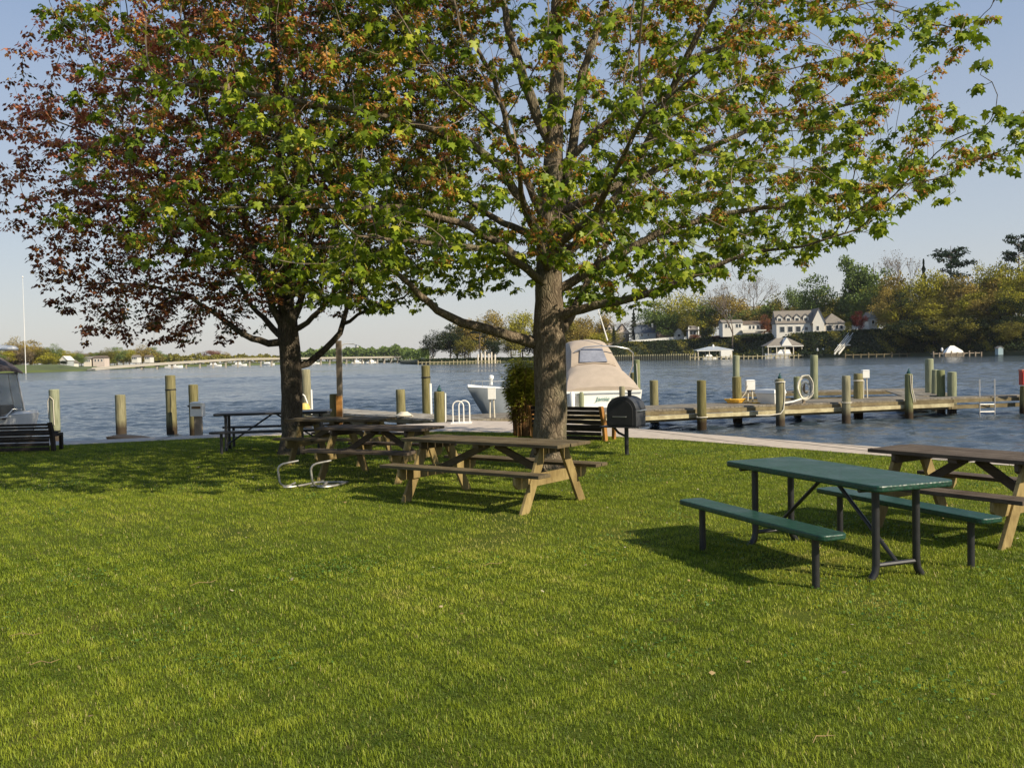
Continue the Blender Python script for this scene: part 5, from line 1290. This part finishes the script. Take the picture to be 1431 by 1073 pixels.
# distant woods that read as one mass
def farwood(px0, px1, Yf, ytop, n, kind, name, label, zb=1.5, leaf=1.3):
    px = RNG.uniform(px0,px1,n); Y = np.array([Yf(p) for p in px])+RNG.uniform(0,45,n); yt = np.array([ytop(p) for p in px])
    zt = 1.77+(499.7-.0192*(px-715.5)-yt)*Y/F; z = zb+(zt-zb)*np.sqrt(RNG.random(n))*RNG.uniform(.8,1.02,n)
    pos = np.stack([(px-715.5)/F*Y, Y, z],1)
    R_ = rotmats(RNG.normal(0,1,(n,3)), RNG.normal(0,.7,(n,3))+np.array([0,0,.6]))
    o = scatter(name, [(-.5,-.28,0),(0,-.42,.12),(.5,.0,0),(.1,.40,-.1)], [(0,1,2,3)], R_, pos, RNG.uniform(.6,1.4,n)*leaf, FAR[kind]); tag(o, label, 'far trees', kind='stuff')
farwood(395,600,lambda p:900,lambda p:487+2.2*math.sin(p*.11)+1.6*math.sin(p*.37+1)+(3.0 if p<450 else 0)-(2.5 if 520<p<560 else 0),15000,'fresh','distant_wood','low distant green wood along the horizon behind the bridge',leaf=2.0)
farwood(215,400,lambda p:interp(p,[(215,720),(400,900)]),lambda p:496+1.5*math.sin(p*.2)+.8*math.sin(p*.6),6000,'olive','distant_wood','thin line of distant trees under the bridge deck at left',leaf=1.6)
farwood(560,600,lambda p:interp(p,[(560,700),(600,520)]),lambda p:488+math.sin(p*.4),2500,'fresh','distant_wood','distant green trees joining the wooded point to the far wood',leaf=1.4)
# undergrowth on the east bluff
def under():
    n = 52000; px = RNG.uniform(800,1560,n); b = RNG.uniform(.6,30,n)**1; Y = np.array([shore_e(p) for p in px])+b
    z = np.array([zE(p,q) for p,q in zip(px,b)])+RNG.uniform(-.2,1.0,n)+np.where(px>1235,RNG.uniform(0,1.5,n),0)
    fl = np.sin(px*.09)+np.sin(px*.23+b*.4)+RNG.normal(0,.5,n)
    pos = np.stack([(px-715.5)/F*Y,Y,z],1); R_ = rotmats(RNG.normal(0,1,(n,3)), RNG.normal(0,.6,(n,3))+np.array([0,-.4,.7])); q = [(-.5,-.28,0),(0,-.42,.12),(.5,.0,0),(.1,.40,-.1)]
    sz = RNG.uniform(.5,1.2,n)*.8
    for nm, k, lb in (('dark', fl > -.9, 'dark ivy and brush covering the east bluff'), ('olive', fl <= -.9, 'brownish brush patches on the east bluff')):
        tag(scatter('undergrowth', q, [(0,1,2,3)], R_[k], pos[k], sz[k], FAR[nm]), lb, 'undergrowth', kind='stuff')
under()
n = 9000; px = RNG.uniform(585,850,n); b = RNG.uniform(.4,10,n); Y = np.array([shore_e(p) for p in px])+b; z = .3+RNG.uniform(0,1.6,n)
tag(scatter('undergrowth', [(-.5,-.28,0),(0,-.42,.12),(.5,.0,0),(.1,.40,-.1)], [(0,1,2,3)], rotmats(RNG.normal(0,1,(n,3)), RNG.normal(0,.6,(n,3))+np.array([0,-.4,.7])), np.stack([(px-715.5)/F*Y,Y,z],1), RNG.uniform(.5,1.2,n)*.8, FAR['dark']), 'dark bank brush along the wooded point', 'undergrowth', kind='stuff')

# ------------------------------------------------------------------ houses
M_roofg = simple('grey_shingle_roof', (.20,.175,.145), .9, 0, .15, 1.2, 0)
M_roofb = simple('slate_blue_roof', (.07,.085,.11), .8, 0, .15, 1.2, 0)
M_roofbr = simple('brown_roof', (.13,.095,.065), .9, 0, .2, 1.2, 0)
M_wallw = simple('white_siding', (.66,.63,.56), .7, 0, .06, .8, 0)
M_wallp = simple('pinkish_siding', (.60,.50,.42), .7, 0, .08, .8, 0)
M_wallbg = simple('grey_blue_siding', (.36,.38,.38), .7, 0, .1, .8, 0)
class House:
    def __init__(s, name, label, cat, pxc, ybase, Y, rz=0, group='houses across the water'):
        b = at(pxc, ybase, Y); s.O = b; s.Y = Y; s.pxc = pxc; s.yb = ybase; s.rz = rz
        s.t = thing(name, label, cat, b, rz, group); s.k = Y/F
        m = MB(); return
    def x(s, px): return (px-s.pxc)*s.k
    def z(s, px, py): return at(px, py, s.Y).z-s.O.z
    def wall(s, x0, x1, z0, z1, y0, d, mat=None, name='wall'):
        m = MB(); m.box(((x0+x1)/2, y0+d/2, (z0+z1)/2), (x1-x0, d, z1-z0)); return m.build(name, mat or M_wallw, s.t)
    def gable_front(s, x0, x1, z1, zr, y0, d, roof, wallm=None, ov=.35):
        xm = (x0+x1)/2; m = MB(); m.prism([(x0,z1),(x1,z1),(xm,zr)], y0, y0+d, 'y'); m.build('gable', wallm or M_wallw, s.t)
        m = MB(); h = .22
        for a, b in ((x0-ov, xm), (x1+ov, xm)):
            za = z1-ov*(zr-z1)/(xm-x0); m.hexa([(a,y0-ov,za+.02),(b,y0-ov,zr+.02),(b,y0+d+ov,zr+.02),(a,y0+d+ov,za+.02),(a,y0-ov,za+h),(b,y0-ov,zr+h),(b,y0+d+ov,zr+h),(a,y0+d+ov,za+h)])
        return m.build('roof', roof, s.t)
    def gable_side(s, x0, x1, z1, zr, y0, d, roof, ov=.4):
        ym = y0+d/2; m = MB(); m.prism([(y0-ov,z1-.1),(y0+d+ov,z1-.1),(ym,zr)], x0-ov, x1+ov, 'x'); return m.build('roof', roof, s.t)
    def hip(s, x0, x1, z1, zr, y0, d, roof, ov=.5, inset=None):
        i = d/2 if inset is None else inset; m = MB()
        a = [(x0-ov,y0-ov,z1),(x1+ov,y0-ov,z1),(x1+ov,y0+d+ov,z1),(x0-ov,y0+d+ov,z1),(x0+i,y0+d/2,zr),(x1-i,y0+d/2,zr)]
        m.add(a, [(0,3,2,1),(0,1,5,4),(1,2,5),(2,3,4,5),(3,0,4)]); return m.build('roof', roof, s.t)
    def window(s, x, z, w, h, y0, frm=None):
        m = MB(); m.box((x, y0-.05, z), (w+.3, .10, h+.3)); f = m.build('window', frm or M_white, s.t)
        m = MB(); m.box((x, y0-.12, z), (w, .04, h)); m.build('pane', M_pane, f)
def base_z(px, back): return zE(px, back)
# dormer house
H_ = House('large_house', 'large white house with a row of four dormers and a tall gable on the bluff', 'house', 1131, 466, 402, math.radians(-4)); X = H_.x
s = H_; zf = lambda py: s.z(1131, py)
s.wall(X(1086),X(1134),-3,zf(450),0,9,M_wallw); s.gable_side(X(1086),X(1136),zf(451),zf(433),0,9,M_roofg)
for i, px in enumerate((1091,1103,1115,1127)):
    x = X(px); m = MB(); m.prism([(x-1.15,zf(450)),(x+1.15,zf(450)),(x+1.15,zf(443)),(x,zf(439.5)),(x-1.15,zf(443))], .6, 4.2, 'y'); dm = m.build('dormer', M_wallw, s.t)
    m = MB(); m.box((x,.55,zf(446.6)),(1.3,.08,1.5)); m.build('pane', M_pane, dm)
    m = MB(); m.prism([(x-1.4,zf(443)),(x,zf(439.2)),(x+1.4,zf(443)),(x+1.4,zf(442)),(x,zf(438)),(x-1.4,zf(442))], .35, 4.3, 'y'); m.build('dormer_roof', M_roofg, dm)
for px in (1094,1105,1116): s.window(X(px), zf(459.5), 1.9, 2.3, 0)
s.window(X(1127), zf(459), 1.2, 1.4, 0)
s.wall(X(1134.5),X(1150),-3,zf(452),-2,12,M_wallw); s.gable_front(X(1133),X(1152),zf(452),zf(431.5),-2,13,M_roofg,M_wallw)
s.window(X(1141), zf(459), 1.0, 1.8, -2)
s.wall(X(1150.3),X(1179),-3,zf(452),-1,9,M_cream); s.hip(X(1150),X(1179),zf(452.3),zf(438),-1,9.2,M_roofg)
s.window(X(1157), zf(459), 2.2, 2.2, -1); s.window(X(1168), zf(458), 1.0, 1.6, -1); s.window(X(1174), zf(458), 1.0, 1.6, -1)
m = MB(); m.box((X(1098),5,zf(433)),(.9,.9,2.0)); m.build('chimney', M_roofbr, s.t)
# low long house
s = House('long_house', 'low long white house with paired windows left of the dormer house', 'house', 1040, 464, 430); zf = lambda py: s.z(1040, py); X = s.x
s.wall(X(1010),X(1038),-2,zf(450),0,8); s.gable_side(X(1010),X(1038),zf(450),zf(446),0,8,M_roofg)
s.wall(X(1038.3),X(1068),-2,zf(453),1,8); s.gable_side(X(1039.6),X(1068),zf(453),zf(448),1,8,M_roofbr)
for px in (1015,1019,1030,1034): s.window(X(px), zf(455), .9, 1.6, 0)
for px in (1049,1054,1060,1065): s.window(X(px), zf(457.5), .9, 1.5, 1)
m = MB(); m.box((X(1052),-1.2,zf(462)),(X(1068)-X(1034),2.2,.5)); m.build('terrace', M_wallw, s.t)
# pink gabled house
s = House('gabled_house', 'pinkish house with two steep gables behind the small pointed conifer', 'house', 866, 478, 492); zf = lambda py: s.z(866, py); X = s.x
s.wall(X(846),X(859),-2,zf(464),0,9,M_wallp); s.gable_front(X(846),X(860),zf(464),zf(452),0,9,M_roofg,M_wallp)
s.wall(X(860),X(880),-2,zf(466),2,8,M_roofg); s.gable_front(X(861),X(881),zf(466),zf(453),2,9,M_roofg,M_wallp)
s.window(X(852), zf(466), 1.0, 1.8, 0); s.window(X(852), zf(459), .8, 1.2, 0); s.window(X(873), zf(470), 1.0, 1.5, 2)
s = House('dark_roof_house', 'house with a dark slate blue roof between conifer and white gable', 'house', 903, 474, 488); zf = lambda py: s.z(903, py); X = s.x
s.wall(X(888),X(918),-2,zf(465),0,8,M_wallbg); s.gable_side(X(888),X(918),zf(465),zf(453.5),0,9,M_roofb); s.window(X(897),zf(468),1.0,1.3,0); s.window(X(906),zf(468),1.0,1.3,0)
m = MB(); m.box((X(913),3,zf(455)),(.9,.9,2.4)); m.build('chimney', M_white, s.t)
s = House('white_gable_house', 'low house with a bright white gable end at the end of a white fence', 'house', 940, 476, 480); zf = lambda py: s.z(940, py); X = s.x
s.wall(X(942),X(956),-2,zf(467),0,9,M_wallw); s.gable_front(X(940),X(957),zf(467),zf(458.5),0,9,M_roofbr,M_wallw)
s.wall(X(922),X(942),-2,zf(471),1,8,M_wallw); s.gable_side(X(921),X(941),zf(471),zf(462),1,8,M_roofbr); s.window(X(949),zf(469),1.4,1.2,0)
s = House('porch_house', 'small grey house with two white porch posts among dark bushes', 'house', 969, 474, 458); zf = lambda py: s.z(969, py); X = s.x
s.wall(X(963),X(974),-2,zf(461),0,7,M_wallbg); s.hip(X(961),X(976),zf(461),zf(455),-1.5,9,M_roofg)
for px in (962,975.5):
    m = MB(); m.box((X(px),-1.3,zf(465)),(.55,.55,5.6)); m.build('porch_post', M_white, s.t)
for px in (966,971): s.window(X(px),zf(465),.8,1.8,0)
s = House('white_cottage', 'small white cottage gable right of the red tree', 'house', 1220, 460, 392); zf = lambda py: s.z(1220, py); X = s.x
s.wall(X(1214),X(1226),-2,zf(446),0,8,M_wallw); s.gable_front(X(1213),X(1227),zf(446),zf(436),0,8,M_roofg,M_wallbg); s.window(X(1220),zf(450),.9,1.3,0)
# fences on the bluff
def farfence(px0, y0, px1, y1, Y, label, h=1.5):
    a, b = at(px0,y0,Y), at(px1,y1,Y+2); t = thing('white_fence', label, 'fence', a, 0, 'white fences on the bluff'); d = b-a
    m = MB(); m.beam((0,0,h*.5), d+Vector((0,0,h*.5)), .12, h*.8); m.build('panel', M_white, t)
    n = 8
    for i in range(n+1):
        m = MB(); m.box(tuple(d*(i/n)+Vector((0,0,h*.45))), (.22,.22,h*1.1)); m.build('post', M_white, t)
farfence(884,480,944,475,476,'long bright white fence along the bluff edge by the dark roofed house',1.7)
farfence(1180,460.5,1211,459,392,'pale fence between the dormer house and the white cottage',1.6)
# boathouses
def boathouse(label, px0, px1, yeave, yridge, ybase, Y, gable, n, name, boat=True, roof=None):
    c = (px0+px1)/2; s = House(name, label, 'boathouse', c, ybase, Y, group='boat shelters on the far shore'); zf = lambda py: s.z(c, py); X = s.x; d = 9
    s.hip(X(px0),X(px1),zf(yeave),zf(yridge),0,d,roof or M_roofg,ov=.2,inset=5 if gable else 6)
    m = MB(); m.box(((X(px0)+X(px1))/2,.0,zf(yeave)-.22),(X(px1)-X(px0),.25,.42)); m.build('eave_beam', M_white, s.t)
    for i in range(n):
        for yy in (.3,d-.3):
            m = MB(); px = px0+2+(px1-px0-4)*i/(n-1); m.box((X(px),yy,zf(yeave)/2-.3),(.30,.30,zf(yeave)-.2)); m.build('post', M_cream, s.t)
    if gable:
        g0, g1 = gable; m = MB(); m.prism([(X(g0),zf(yeave)-.1),(X(g1),zf(yeave)-.1),((X(g0)+X(g1))/2,zf(yridge-.3))], -.35, 3.5, 'y'); m.build('gable', M_white, s.t)
    return s
s = boathouse('grey hip roofed boathouse with a white front gable on the far shore',1072,1123,483,472,500,384,(1092,1107),5,'boathouse')
s2 = boathouse('low shelter with blue grey roof left of the lone dark trunk',974,1025,489,484,501.5,400,None,4,'boat_shelter',roof=simple('blue_grey_metal_roof',(.42,.45,.47),.4,.2,.1,1,0))
m = MB(); m.box((s2.x(1015),1.5,2.0),(4.6,3.4,3.2)); m.build('store_room', M_white, s2.t)
m = MB(); m.lathe([(.5,0),(.5,.5),(.1,1.1)],(s2.x(1000),4.5,s2.z(1000,484.5)),8); m.build('cupola', M_white, s2.t)
def smallboat(px, yb, Y, ln, label, name='moored_boat', cover=None, h=1.2, rz=0.0, grp='boats moored on the far shore'):
    c = at(px, yb, Y); t = thing(name, label, 'boat', (c.x,Y,-.7), rz, grp)
    n = 8; R_ = []
    for i in range(n+1):
        s_ = i/n; w = ln*.16*(1-max(0,(s_-.5)/.5)**2*.97); x = -ln/2+ln*s_; R_.append([(x,-w,h*(.8+.25*s_)),(x,-w*.7,.0),(x,0,-.3),(x,w*.7,.0),(x,w,h*(.8+.25*s_))])
    m = MB(); m.loft(R_); m.build('hull', M_gel, t)
    m = MB(); m.loft([[(-ln*.3,-ln*.11,h*.9),(ln*.15,-ln*.11,h*.9),(ln*.15,ln*.11,h*.9),(-ln*.3,ln*.11,h*.9)],[(-ln*.25,-ln*.09,h*1.75),(ln*.03,-ln*.08,h*1.75),(ln*.03,ln*.08,h*1.75),(-ln*.25,ln*.09,h*1.75)]]); m.build('cabin', cover or M_gel, t)
    return t
smallboat(1091,500,386,13,'white motor yacht sheltered under the grey boathouse roof',h=2.1,rz=PI,grp=None)
smallboat(993,501,401,7,'small white boat beneath the blue grey shelter',h=1.2,grp=None)
def coveredboat():
    Y = 312; t = thing('covered_boat', 'boat under a peaked white cover moored below the dark wooded bluff', 'boat', (at(1331,497,Y).x,Y,-.7)); k = Y/F
    z = lambda y: at(1331,y,Y).z+.7
    m = MB(); m.loft([[(-12*k,-1.2,z(495)),(15*k,-1.2,z(495)),(15*k,1.2,z(495)),(-12*k,1.2,z(495))],[(-9*k,-1,z(489)),(12*k,-1,z(490)),(12*k,1,z(490)),(-9*k,1,z(489))],[(-3*k,-.1,z(483)),(2*k,-.1,z(483)),(2*k,.1,z(483)),(-3*k,.1,z(483))]]); m.build('cover', M_white, t, smooth=True)
    m = MB(); m.loft([[(-13*k,-1.3,.9),(16*k,-1.3,.9),(16*k,1.3,.9),(-13*k,1.3,.9)][::-1],[(-11*k,-.8,.0),(13*k,-.8,.0),(13*k,.8,.0),(-11*k,.8,.0)][::-1]]); m.build('hull', M_cream, t)
coveredboat()
# shore docks, bulkhead
def lowdock(px0, px1, Y, label, z=.35, mat=M_fascia, n=8, w=2.2, name='shore_dock'):
    a, b = (px0-715.5)/F*Y, (px1-715.5)/F*Y; t = thing(name, label, 'dock', (a,Y,0), 0, 'low docks on the far shore')
    m = MB(); m.box(((b-a)/2,w/2,z),(b-a,w,.3)); m.build('deck', mat, t)
    for i in range(n+1):
        m = MB(); m.box(((b-a)*i/n,.0,-.2),(.35,.35,1.8+(.9 if i%3==0 else 0))); m.build('pile', mat, t)
lowdock(1305,1372,308,'orange brown low dock around the white covered boat',mat=M_post)
lowdock(1040,1180,378,'long pale low dock running below the grey boathouse and stairs',mat=M_rub,n=22)
lowdock(965,1040,394,'low dock in front of the blue grey shelter',mat=M_rub,n=12)
lowdock(640,700,432,'thin low pier along the left part of the wooded point',mat=M_rub,n=14)
lowdock(585,640,430,'low pier reaching the tip of the wooded point',mat=M_rub,n=10)
lowdock(1182,1290,340,'dark low bulkhead walk at the foot of the dark bluff',mat=M_fascia,n=10)
t = thing('bulkhead', 'timber bulkhead with closely spaced posts along the far bank behind the tan boat', 'bulkhead', (*pxy(895,446),0))
a = Vector((*pxy(860,447),0)); b = Vector((*pxy(972,424),0)); o0 = Vector(t.location)
m = MB(); m.beam(a-o0+Vector((0,0,.2)), b-o0+Vector((0,0,.2)), .3, 1.8); m.build('sheeting', M_fascia, t)
for i in range(36):
    p = a.lerp(b, i/35)-o0; m = MB(); m.box((p.x,p.y-.4,.65),(.5,.4,2.6)); m.build('pile', M_rub, t)
# white pilings cluster on the point
for i, px in enumerate((668,673,678,683,687,692)):
    Y = 436; c = at(px,507,Y); tag(MB().tube([(0,0,-.8),(0,0,at(px,495-(i*37%5),Y).z)],.38,8).build('white_pile', M_cream, loc=(c.x,Y,0)), 'white mooring post in the row at the foot of the wooded point', 'piling', 'white mooring posts on the point')
# stairs down the bluff
s = House('bluff_stairs', 'twin pale blue grey stairways descending the dark bluff to the dock', 'stairs', 1170, 497, 361, group=None); 
for dx in (0, 6):
    a = Vector((s.x(1166+dx), 0, .6)); b = Vector(((1187+dx-715.5)/F*374-s.O.x, 13, s.z(1188,470)+.4));
    m = MB()
    m.beam(a, b, .35, .6); m.beam(a+Vector((0,0,1.2)), b+Vector((0,0,1.2)), .16, .16); m.build('stair_flight', M_wallw, s.t)
m = MB(); q0 = Vector(((1180-715.5)/F*367-s.O.x,6,s.z(1179,482))); m.box(tuple(q0),(4.6,1.5,.5)); m.build('landing', M_wallw, s.t)
for xx, yy in ((1176,5),(1184,8),(1190,12)):
    m = MB(); h = s.z(1179,482)*(yy/6); m.box(((xx-715.5)/F*(361+yy)-s.O.x,yy,h/2-1),(.3,.3,h+1)); m.build('post', M_wallw, s.t)
# sheds, buoys and lamp on the far dock
s = House('blue_shed', 'tiny pale blue shed at the waterside under the right bluff', 'shed', 1398, 496, 303, group=None); s.wall(s.x(1395),s.x(1402),0,s.z(1398,487),0,2,simple('pale_blue_paint',(.30,.40,.42),.6)); s.gable_front(s.x(1394.5),s.x(1402.5),s.z(1398,487),s.z(1398,484.5),0,2,M_roofg,simple('pale_blue_gable',(.30,.40,.42),.6),ov=.1)
for px, lb in ((1143,'white lantern post left of its twin on the far dock'),(1151,'white lantern post right of its twin on the far dock'),(1317,'pale lantern post beside the white covered boat')):
    Y = 375 if px < 1200 else 306; t = thing('lantern_post', lb, 'lamp post', (*pxy(px,Y),0), 0, 'lantern posts on the far docks')
    z1 = at(px,490,Y).z; m = MB(); m.tube([(0,0,.2),(0,0,z1)],.14,6); m.build('post', M_post, t); m = MB(); m.lathe([(.3,0),(.42,.5),(.3,1.0),(.1,1.2)],(0,0,z1-.2),8); m.build('lantern', M_white, t)
# west houses
def whouse(px, w, yb, ye, yr, Y, label, wm, roof, side=True, name='distant_house'):
    s = House(name, label, 'house', px, yb, Y, group='small distant houses by the bridge'); x0, x1 = s.x(px-w/2), s.x(px+w/2)
    s.wall(x0,x1,-2,s.z(px,ye),0,7,wm)
    (s.gable_side if side else s.gable_front)(x0,x1,s.z(px,ye),s.z(px,yr),0,7,roof)
    for i in (-1,0,1): s.window(i*(x1-x0)*.28, (s.z(px,ye))*.5+.2, .8, 1.2, 0)
whouse(89,10,511,503,498,455,'pale house with a steep gable above the small dark bush',M_wallbg,M_wallw,False)
whouse(97,8,513,507,503,470,'little white house beside the pale steep gable',M_wallw,M_roofg)
whouse(122,10,508,501,498,560,'small cream house left of the wider pink one',M_cream,M_roofg)
whouse(138,16,508,500,497,560,'wide pinkish house close to the bridge foot',M_wallp,M_roofbr)
whouse(188,8,503,499,496,650,'small pale house behind the bridge ramp',M_wallw,M_roofg)
whouse(206,8,503,498.5,496,680,'small white house behind the bridge ramp right of the pale one',M_wallw,M_roofbr)
whouse(263,9,505,501.5,500,790,'far white building above the bridge deck',M_wallw,M_wallw)
whouse(598,18,507,502,500,560,'low white building at the right end of the bridge',M_wallw,M_wallw)
# bridge
M_brid = simple('pale_bridge_concrete', (.42,.38,.31), .8, 0, .06, .4, 0)
t = thing('road_bridge', 'long low pale concrete bridge across the river on the left horizon', 'bridge', (*pxy(128,400),0))
o0 = Vector(t.location)
def BP(s):
    a = Vector((*pxy(128,430),0)); b = Vector((*pxy(600,760),0)); p = a.lerp(b, s); p.z = -.1+3.6*min(1,(s/.30))**.8; return p
m = MB(); ns = 40
for i in range(ns): m.beam(BP(i/ns)-o0, BP((i+1)/ns)-o0, 5, .6)
m.build('deck', M_brid, t)
m = MB()
for i in range(ns):
    m.beam(BP(i/ns)-o0+Vector((1.2,-2.1,.65)), BP((i+1)/ns)-o0+Vector((1.2,-2.1,.65)), .2, .45)
m.build('parapet', M_brid, t)
for i in range(3, 34):
    p = BP(i/33)-o0; m = MB(); h = p.z-.3+1.5
    for dy in (-2,2): m.box((p.x-dy*.3,p.y+dy,-1.5+h/2),(.75,.75,h))
    m.box((p.x,p.y,p.z-.55),(1.4,4.6,.5)); m.build('pier', M_brid, t)
for i,(px,Y) in enumerate([(243,600),(300,690),(335,700),(375,730),(440,760),(500,800),(520,790),(575,800)]):
    smallboat(px,510,Y,11,'white boat moored behind the distant bridge',h=1.5,rz=RNG.uniform(-.5,.5),grp='white boats moored behind the bridge')
# thin white mast on the west bank
Y = 300; c = at(36,517,Y); t = thing('flagpole', 'very tall thin white mast rising at the left above the canvas boat', 'mast', (c.x,Y,-.5)); m = MB(); m.tube([(0,0,0),(0,0,at(35,388,Y).z+.5)],[.13,.06],8); m.build('pole', M_whitep, t)
m = MB(); m.lathe([(.1,0),(.3,.3),(.1,.6)],(0,0,at(35,388,Y).z+.4),8); m.build('finial', M_whitep, t)
# ------------------------------------------------------------------ camera, sun, sky, view
cam = bpy.data.cameras.new('camera'); cam.lens = 36*F/1431; cam.sensor_width = 36; cam.clip_start = .05; cam.clip_end = 20000
co = bpy.data.objects.new('camera', cam); COL.objects.link(co); co.location = CP; co.rotation_euler = CM.to_euler(); SC.camera = co
SUN = Vector((.85, -.60, .72)).normalized()      # towards the sun
EL = math.asin(SUN.z); AZ = math.atan2(SUN.x, SUN.y)
ld = bpy.data.lights.new('sun', 'SUN'); ld.energy = 5.0; ld.angle = math.radians(.5); ld.color = (1, .89, .70)
lo = bpy.data.objects.new('sun', ld); COL.objects.link(lo); lo.rotation_euler = SUN.to_track_quat('Z', 'Y').to_euler(); lo.location = (20,-20,30)
W = bpy.data.worlds.new('World'); SC.world = W; W.use_nodes = True
nt = W.node_tree; bg = nt.nodes['Background']; sk = nt.nodes.new('ShaderNodeTexSky'); sk.sky_type = 'NISHITA'
sk.sun_disc = False; sk.sun_elevation = EL; sk.sun_rotation = AZ; sk.air_density = 1.0; sk.dust_density = 1.0; sk.ozone_density = 1.2; sk.altitude = 0
tc = nt.nodes.new('ShaderNodeTexCoord'); sp = nt.nodes.new('ShaderNodeSeparateXYZ'); nt.links.new(tc.outputs['Generated'], sp.inputs[0])
hz = ramp(nt, sp.outputs['Z'], [(0,(.90,.87,.83)),(.12,(.72,.79,.88)),(.42,(.325,.485,.80))])
vm = nt.nodes.new('ShaderNodeVectorMath'); vm.operation = 'SCALE'; vm.inputs['Scale'].default_value = 6.2; nt.links.new(hz, vm.inputs[0])
sky = mix(nt, .78, sk.outputs[0], vm.outputs[0]); nt.links.new(sky, bg.inputs['Color']); bg.inputs['Strength'].default_value = .095
hm = bpy.data.materials.new('haze_air'); hm.use_nodes = True; hn = hm.node_tree; hn.nodes.remove(hn.nodes['Principled BSDF'])
pv = hn.nodes.new('ShaderNodeVolumePrincipled'); pv.inputs['Color'].default_value = (.93,.95,1,1); pv.inputs['Density'].default_value = .00005; pv.inputs['Anisotropy'].default_value = .2
hn.links.new(pv.outputs[0], hn.nodes['Material Output'].inputs['Volume'])
hb = MB(); hb.box((0,1350,24),(9800,3500,52)); tag(hb.build('haze', hm), 'thin pale haze over the river', 'haze', kind='stuff')
SC.view_settings.view_transform = 'Standard'; SC.view_settings.look = 'None'; SC.view_settings.exposure = 0.38; SC.view_settings.gamma = 1
SC.cycles.max_bounces = 6; SC.cycles.diffuse_bounces = 3; SC.cycles.glossy_bounces = 3; SC.cycles.transmission_bounces = 4; SC.cycles.transparent_max_bounces = 8
SC.cycles.use_denoising = True; SC.cycles.caustics_reflective = False; SC.cycles.caustics_refractive = False
